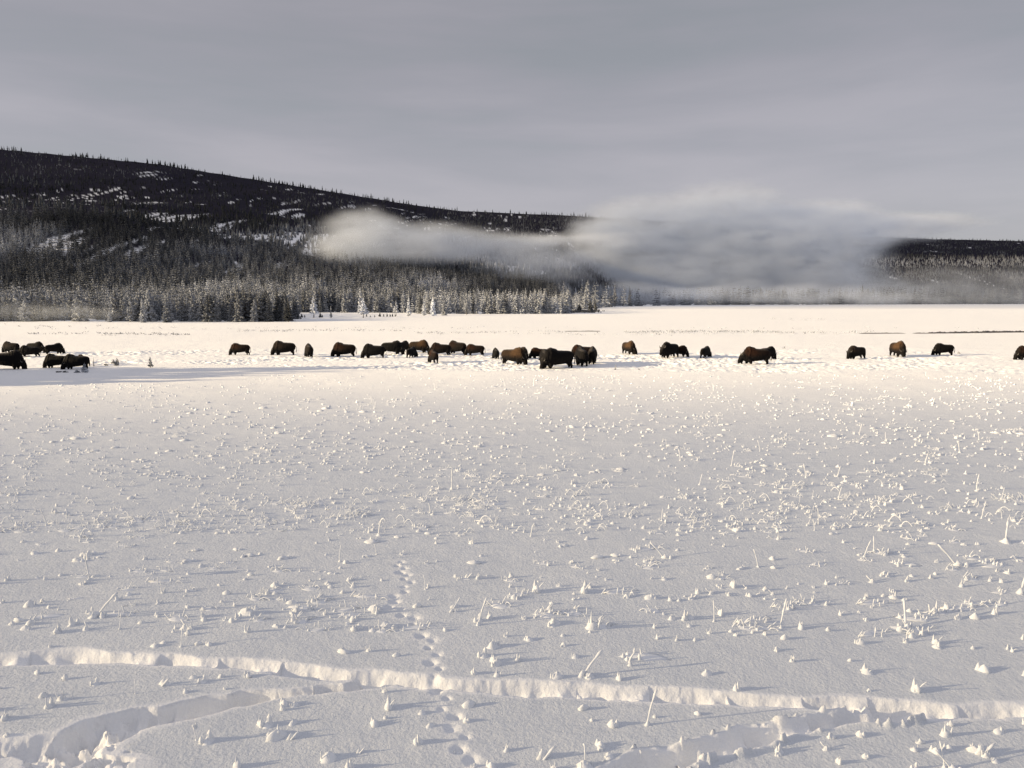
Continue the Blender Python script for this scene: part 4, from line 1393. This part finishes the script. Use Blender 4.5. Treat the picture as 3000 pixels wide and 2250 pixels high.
items = []
bands = [  # v0, v1, candidates, mix
    (1100, 1180, 1700, ['mound', 'peak', 'tuft', 'double', 'mound', 'mound']),
    (1180, 1300, 1700, ['mound', 'peak', 'double', 'mound', 'tuft', 'cushion', 'mound', 'mound', 'peak']),
    (1300, 1400, 1500, ['mound', 'peak', 'double', 'mound', 'tuft', 'cushion', 'mound', 'peak']),
    (1400, 1560, 1600, ['mound', 'peak', 'double', 'tuft', 'mound', 'mound', 'peak', 'arch']),
    (1560, 1680, 270, ['mound', 'peak', 'double', 'cushion', 'tuft', 'mound']),
    (1680, 1860, 420, ['mound', 'peak', 'double', 'mound', 'peak', 'tuft', 'mound']),
    (1860, 2260, 290, ['mound', 'peak', 'double', 'mound', 'peak', 'mound']),
]
for v0, v1, nn, mixk in bands:
    us = rng.uniform(-500, 3500, int(nn * 1.33)); vs = rng.uniform(v0, v1, len(us))
    gx, gy = ground(us, vs)
    cl = fbm(us / 170, vs / 38, 140, 3)
    # denser belts
    belt = np.exp(-((vs - (1520 - .02 * us + 18 * np.sin(us / 260))) / 34) ** 2) * ss(200, 500, us) * ss(1700, 1450, us) \
        + np.exp(-((vs - (1455 + 12 * np.sin(us / 200))) / 30) ** 2) * ss(2000, 2250, us) \
        + np.exp(-((vs - 1550) / 20) ** 2) * ss(700, 500, us)
    shadow = (us < 700) & (vs < 1128)
    p = ss(.36, .60, cl) * .7 + belt * np.where(us > 1500, .25, .45) + .24
    for i in range(len(us)):
        if random.random() > p[i] or shadow[i]: continue
        x, y = float(gx[i]), float(gy[i])
        bad = False
        if y < 24:
            for path in (TR_MAIN, TR_LEFT, TR_RIGHT):
                d, w, _ = seg_dist(np.array([x]), np.array([y]), path)
                if d[0] < w[0] * 1.45: bad = True
        if bad: continue
        kd = random.choice(mixk)
        if belt[i] > .45 and random.random() < .45: kd = random.choice(['tuft', 'thicket', 'double', 'tuft', 'peak', 'double'])
        if random.random() < .014: kd = 'stalk'
        ti = random.randrange(len(TK[kd]))
        s = random.uniform(.5, 1.2) * (1.0 if vs[i] > 1300 else 1.1) * (1.25 if vs[i] > 1700 else 1.0)
        if random.random() < .15: s *= 1.5
        if vs[i] > 1800: s *= 1.15
        if kd in ('stalk', 'knob', 'arch', 'thicket', 'tuft'): s = min(s, 1.25)
        hp = THEI[kd][ti] * s * F / math.hypot(y, HC)
        items.append((hp * (1.6 if kd in ('tuft', 'thicket') else 1) if -20 < us[i] < 3020 else 0, kd, ti, x, y, s, random.uniform(-.5, .5) + random.choice([0, 0, math.pi]), us[i], vs[i]))
items.sort(key=lambda t: -t[0])
NI = 258
names = {'mound': 'rounded snowy stub', 'peak': 'pointed snowy stub', 'double': 'lumpy snow-covered stub', 'cushion': 'flat snow cushion over grass',
         'stalk': 'upright frosted stalk', 'knob': 'frosted stalk with a thick head', 'lean': 'leaning frosted stalk', 'arch': 'frosted hoop of grass', 'hook': 'frosted hooked stem',
         'tuft': 'spiky tuft of frosted grass', 'thicket': 'tangled clump of frosted stems'}
for it in items[:NI]:
    _, kd, ti, x, y, s, rot, u, v = it
    if v > 2060: zl = 'bottom of the foreground'
    elif v > 1860: zl = 'beside the long trail'
    elif v > 1700: zl = 'just above the long trail'
    elif v > 1580: zl = 'below the dense belt'
    elif v > 1480: zl = 'near side of the dense belt'
    elif v > 1400: zl = 'far side of the dense belt'
    else: zl = 'beyond the dense belt'
    sector = ['far left', 'left', 'left of centre', 'right of centre', 'right', 'far right'][int(min(max(u / 500, 0), 5))]
    size = 'large' if s > 1.1 else ('small' if s < .8 else 'medium')
    place_plant(kd, ti, x, y, s, rot, '%s %s, %s, %s' % (size, names[kd], zl, sector), '%s %s, %s, %s' % (size, names[kd], zl, sector))
restp = items[NI:]
Vs, Fs, off = [], [], 0
allx = terrain(np.array([i[3] for i in restp]), np.array([i[4] for i in restp]))
for it, z in zip(restp, allx):
    _, kd, ti, x, y, s, rot, u, v = it
    vv, ff = TK[kd][ti]
    c, sn = math.cos(rot), math.sin(rot)
    nv = np.stack([(vv[:, 0] * c - vv[:, 1] * sn) * s + x, (vv[:, 0] * sn + vv[:, 1] * c) * s + y, vv[:, 2] * s + z], -1)
    Vs.append(nv); Fs.append(ff + off); off += len(vv)
me = mesh_from('frosted_grass', np.concatenate(Vs), np.concatenate(Fs))
tag(link('frosted_grass', me, M_frost), 'countless small frosted grass stubs sprinkled over the snowfield', 'grass', kind='stuff')


# ------------------------------------------------------------------ steam, and added veils that dim the sun
def ellipsoid_mesh(name, nu=24, nv=14):
    V = [(0, 0, 1)]
    for i in range(1, nv):
        t = math.pi * i / nv
        for j in range(nu):
            a = 2 * math.pi * j / nu
            V.append((math.sin(t) * math.cos(a), math.sin(t) * math.sin(a), math.cos(t)))
    V.append((0, 0, -1))
    tr, qd = [], []
    for j in range(nu):
        tr.append((0, 1 + j, 1 + (j + 1) % nu))
        b = 1 + (nv - 2) * nu
        tr.append((len(V) - 1, b + (j + 1) % nu, b + j))
    for i in range(nv - 2):
        for j in range(nu):
            a = 1 + i * nu
            qd.append((a + j, a + nu + j, a + nu + (j + 1) % nu, a + (j + 1) % nu))
    return mesh_from(name, np.array(V, float), [np.array(tr), np.array(qd)])


def steam_mat(name, lobes, dens, color, nscale, step):
    """lobes: (centre xyz, semi-axes xyz, weight) in world metres"""
    m, n, l, out = mat_new(name)
    geo = nd(n, 'ShaderNodeNewGeometry')
    # billowing: displace the lookup point
    nz = nd(n, 'ShaderNodeTexNoise', i_Scale=nscale, i_Detail=5.0, i_Roughness=.58)
    mp = nd(n, 'ShaderNodeVectorMath', operation='MULTIPLY'); mp.inputs[1].default_value = (.55, 1, 1.5)
    l.new(geo.outputs['Position'], mp.inputs[0]); l.new(mp.outputs[0], nz.inputs['Vector'])
    sb = nd(n, 'ShaderNodeVectorMath', operation='SUBTRACT'); sb.inputs[1].default_value = (.5, .5, .5)
    l.new(nz.outputs['Color'], sb.inputs[0])
    sc = nd(n, 'ShaderNodeVectorMath', operation='MULTIPLY'); sc.inputs[1].default_value = (1.5 / nscale, min(20, .4 / nscale), .62 / nscale)
    l.new(sb.outputs[0], sc.inputs[0])
    ad = nd(n, 'ShaderNodeVectorMath', operation='ADD')
    l.new(geo.outputs['Position'], ad.inputs[0]); l.new(sc.outputs[0], ad.inputs[1])
    total = None
    for c, r_, w in lobes:
        s1 = nd(n, 'ShaderNodeVectorMath', operation='SUBTRACT'); s1.inputs[1].default_value = c
        l.new(ad.outputs[0], s1.inputs[0])
        s2 = nd(n, 'ShaderNodeVectorMath', operation='DIVIDE'); s2.inputs[1].default_value = r_
        l.new(s1.outputs[0], s2.inputs[0])
        s3 = nd(n, 'ShaderNodeVectorMath', operation='LENGTH'); l.new(s2.outputs[0], s3.inputs[0])
        s4 = nd(n, 'ShaderNodeMapRange', interpolation_type='SMOOTHSTEP')
        s4.inputs['From Min'].default_value = 1.15; s4.inputs['From Max'].default_value = 0.25
        s4.inputs['To Min'].default_value = 0.0; s4.inputs['To Max'].default_value = w
        l.new(s3.outputs['Value'], s4.inputs['Value'])
        if total is None: total = s4.outputs[0]
        else:
            a_ = nd(n, 'ShaderNodeMath', operation='ADD'); l.new(total, a_.inputs[0]); l.new(s4.outputs[0], a_.inputs[1])
            total = a_.outputs[0]
    cl_ = nd(n, 'ShaderNodeMath', operation='MINIMUM'); cl_.inputs[1].default_value = 1.0
    l.new(total, cl_.inputs[0])
    # wisps: fine noise eats into the thin parts
    n2_ = nd(n, 'ShaderNodeTexNoise', i_Scale=nscale * 2.2, i_Detail=4.0, i_Roughness=.6)
    l.new(mp.outputs[0], n2_.inputs['Vector'])
    wsp = nd(n, 'ShaderNodeMapRange'); wsp.inputs['From Min'].default_value = .34; wsp.inputs['From Max'].default_value = .60
    wsp.inputs['To Min'].default_value = .15; wsp.inputs['To Max'].default_value = 1.5
    l.new(n2_.outputs['Fac'], wsp.inputs['Value'])
    m1_ = nd(n, 'ShaderNodeMath', operation='MULTIPLY'); l.new(cl_.outputs[0], m1_.inputs[0]); l.new(wsp.outputs[0], m1_.inputs[1])
    mul = nd(n, 'ShaderNodeMath', operation='MULTIPLY'); mul.inputs[1].default_value = dens
    l.new(m1_.outputs[0], mul.inputs[0])
    vol = nd(n, 'ShaderNodeVolumePrincipled')
    vol.inputs['Color'].default_value = color + (1,)
    vol.inputs['Anisotropy'].default_value = 0.0
    l.new(mul.outputs[0], vol.inputs['Density'])
    l.new(vol.outputs[0], out.inputs['Volume'])
    try: m.cycles.volume_step_rate = step
    except Exception: pass
    return m


def W(u, v, Y):
    return (float(x_at(u, Y, v)), Y, float(height_at(v, Y)))


def box_mesh(name, lo, hi):
    V = [(x, y, z) for x in (lo[0], hi[0]) for y in (lo[1], hi[1]) for z in (lo[2], hi[2])]
    Fq = [(0, 1, 3, 2), (4, 6, 7, 5), (0, 4, 5, 1), (2, 3, 7, 6), (0, 2, 6, 4), (1, 5, 7, 3)]
    return mesh_from(name, np.array(V, float), np.array(Fq), False)


def steam(name, Yc, dy, lobes_px, dens, color, nscale, step, label):
    k = Yc / F
    lobes = []
    for u, v, ru, rv, w in lobes_px:
        lobes.append((W(u, v, Yc), (ru * k, dy, rv * k), w))
    lo = [min(c[i] - r_[i] for c, r_, w in lobes) for i in range(3)]
    hi = [max(c[i] + r_[i] for c, r_, w in lobes) for i in range(3)]
    pad = (25, 8, 8)
    me = box_mesh(name, [a - b for a, b in zip(lo, pad)], [a + b for a, b in zip(hi, pad)])
    o = link(name, me, steam_mat(name, lobes, dens, color, nscale, step))
    tag(o, label, 'steam', kind='stuff')
    return o


STEAM_C = (.88, .93, 1.0)
steam('steam_plume', 640, 45, [
    (1050, 688, 130, 76, 1.0), (975, 745, 80, 60, .7), (1190, 712, 220, 60, .8), (1400, 722, 300, 52, .6), (1600, 760, 240, 50, .4),
    (1640, 704, 260, 20, .5), (1003, 800, 22, 50, .3), (1083, 805, 16, 40, .3), (1560, 800, 220, 44, .2)],
    .042, STEAM_C, .022, 1.0, 'thin grey steam drifting low across the dark slope from the left vents')
steam('steam_cloud', 1000, 62, [
    (2120, 622, 190, 88, .6), (2020, 640, 90, 60, .4), (2190, 610, 80, 50, .4), (1900, 655, 230, 86, .6), (1780, 700, 130, 80, .7), (2110, 780, 500, 130, 1.0), (2250, 690, 330, 95, .8), (2360, 690, 260, 85, .7),
    (2540, 672, 240, 50, .5), (2700, 652, 190, 30, .45), (2200, 838, 480, 62, .5), (1800, 815, 240, 56, .35), (2420, 770, 160, 90, .45), (2420, 625, 160, 36, .4), (2560, 860, 420, 45, .12)],
    .044, STEAM_C, .021, 1.0, 'broad bank of grey steam hiding the hill right of centre')


def mist(name, u0, u1, v0, v1, Y, dy, dens, label):
    c = W((u0 + u1) / 2, (v0 + v1) / 2, Y); k = Y / F
    me = ellipsoid_mesh(name)
    m, n, l, out = mat_new(name)
    vol = nd(n, 'ShaderNodeVolumePrincipled'); vol.inputs['Color'].default_value = STEAM_C + (1,)
    vol.inputs['Density'].default_value = dens
    l.new(vol.outputs[0], out.inputs['Volume'])
    o = link(name, me, m)
    o.location = c; o.scale = ((u1 - u0) / 2 * k, dy, (v1 - v0) / 2 * k)
    tag(o, label, 'mist', kind='stuff')


steam('ground_mist', 203, 6, [(100, 914, 330, 32, .7), (210, 918, 170, 22, .8)], .018, STEAM_C, .10, 1.0,
      'faint low mist before the foot of the left grove')
steam('valley_haze', 850, 30, [(2950, 850, 700, 75, 1.0), (2500, 868, 420, 44, .6)], .007, STEAM_C, .012, 1.0,
      'thin grey haze hanging over the far right treeline')
steam('valley_haze', 735, 16, [(2150, 862, 420, 34, 1.0), (1850, 850, 200, 34, .6), (2550, 872, 300, 22, .6)], .034, STEAM_C, .020, 1.0,
      'low veil of steam lying in front of the far trees')


# unseen volume added out of the picture to dim the sun
def shade_cloud(shx, shy, ax, ay, az_, alt, dens, label):
    me = ellipsoid_mesh('shade_cloud', 48, 24)
    m, n, l, out = mat_new('shade_cloud')
    vol = nd(n, 'ShaderNodeVolumePrincipled'); vol.inputs['Color'].default_value = (.9, .9, .92, 1)
    vol.inputs['Density'].default_value = dens
    l.new(vol.outputs[0], out.inputs['Volume'])
    o = link('shade_cloud', me, m)
    t = alt / sun_dir.z
    o.location = (shx + sun_dir.x * t, shy + sun_dir.y * t, alt)
    o.scale = (ax, ay, az_)
    tag(o, label, 'shade_cloud', kind='structure')


for k_, (sy_, al_, ay_, dn_) in enumerate([(-58, 190, 102, .0042), (-58, 230, 112, .0036), (-60, 270, 124, .0029)]):
    shade_cloud(20, sy_, 300, ay_, 14, al_, dn_, ['lowest', 'middle', 'highest'][k_] + ' added sun-dimming veil left of and behind the viewer')
# more added banks, shading the steam and far slopes
shade_cloud(150, 2080, 2200, 1620, 40, 900, .0042, 'broad high shade bank added far out to the left of the hill')
shade_cloud(2100, 3300, 1500, 1400, 40, 1500, .0090, 'highest added shade bank, far out to the left')
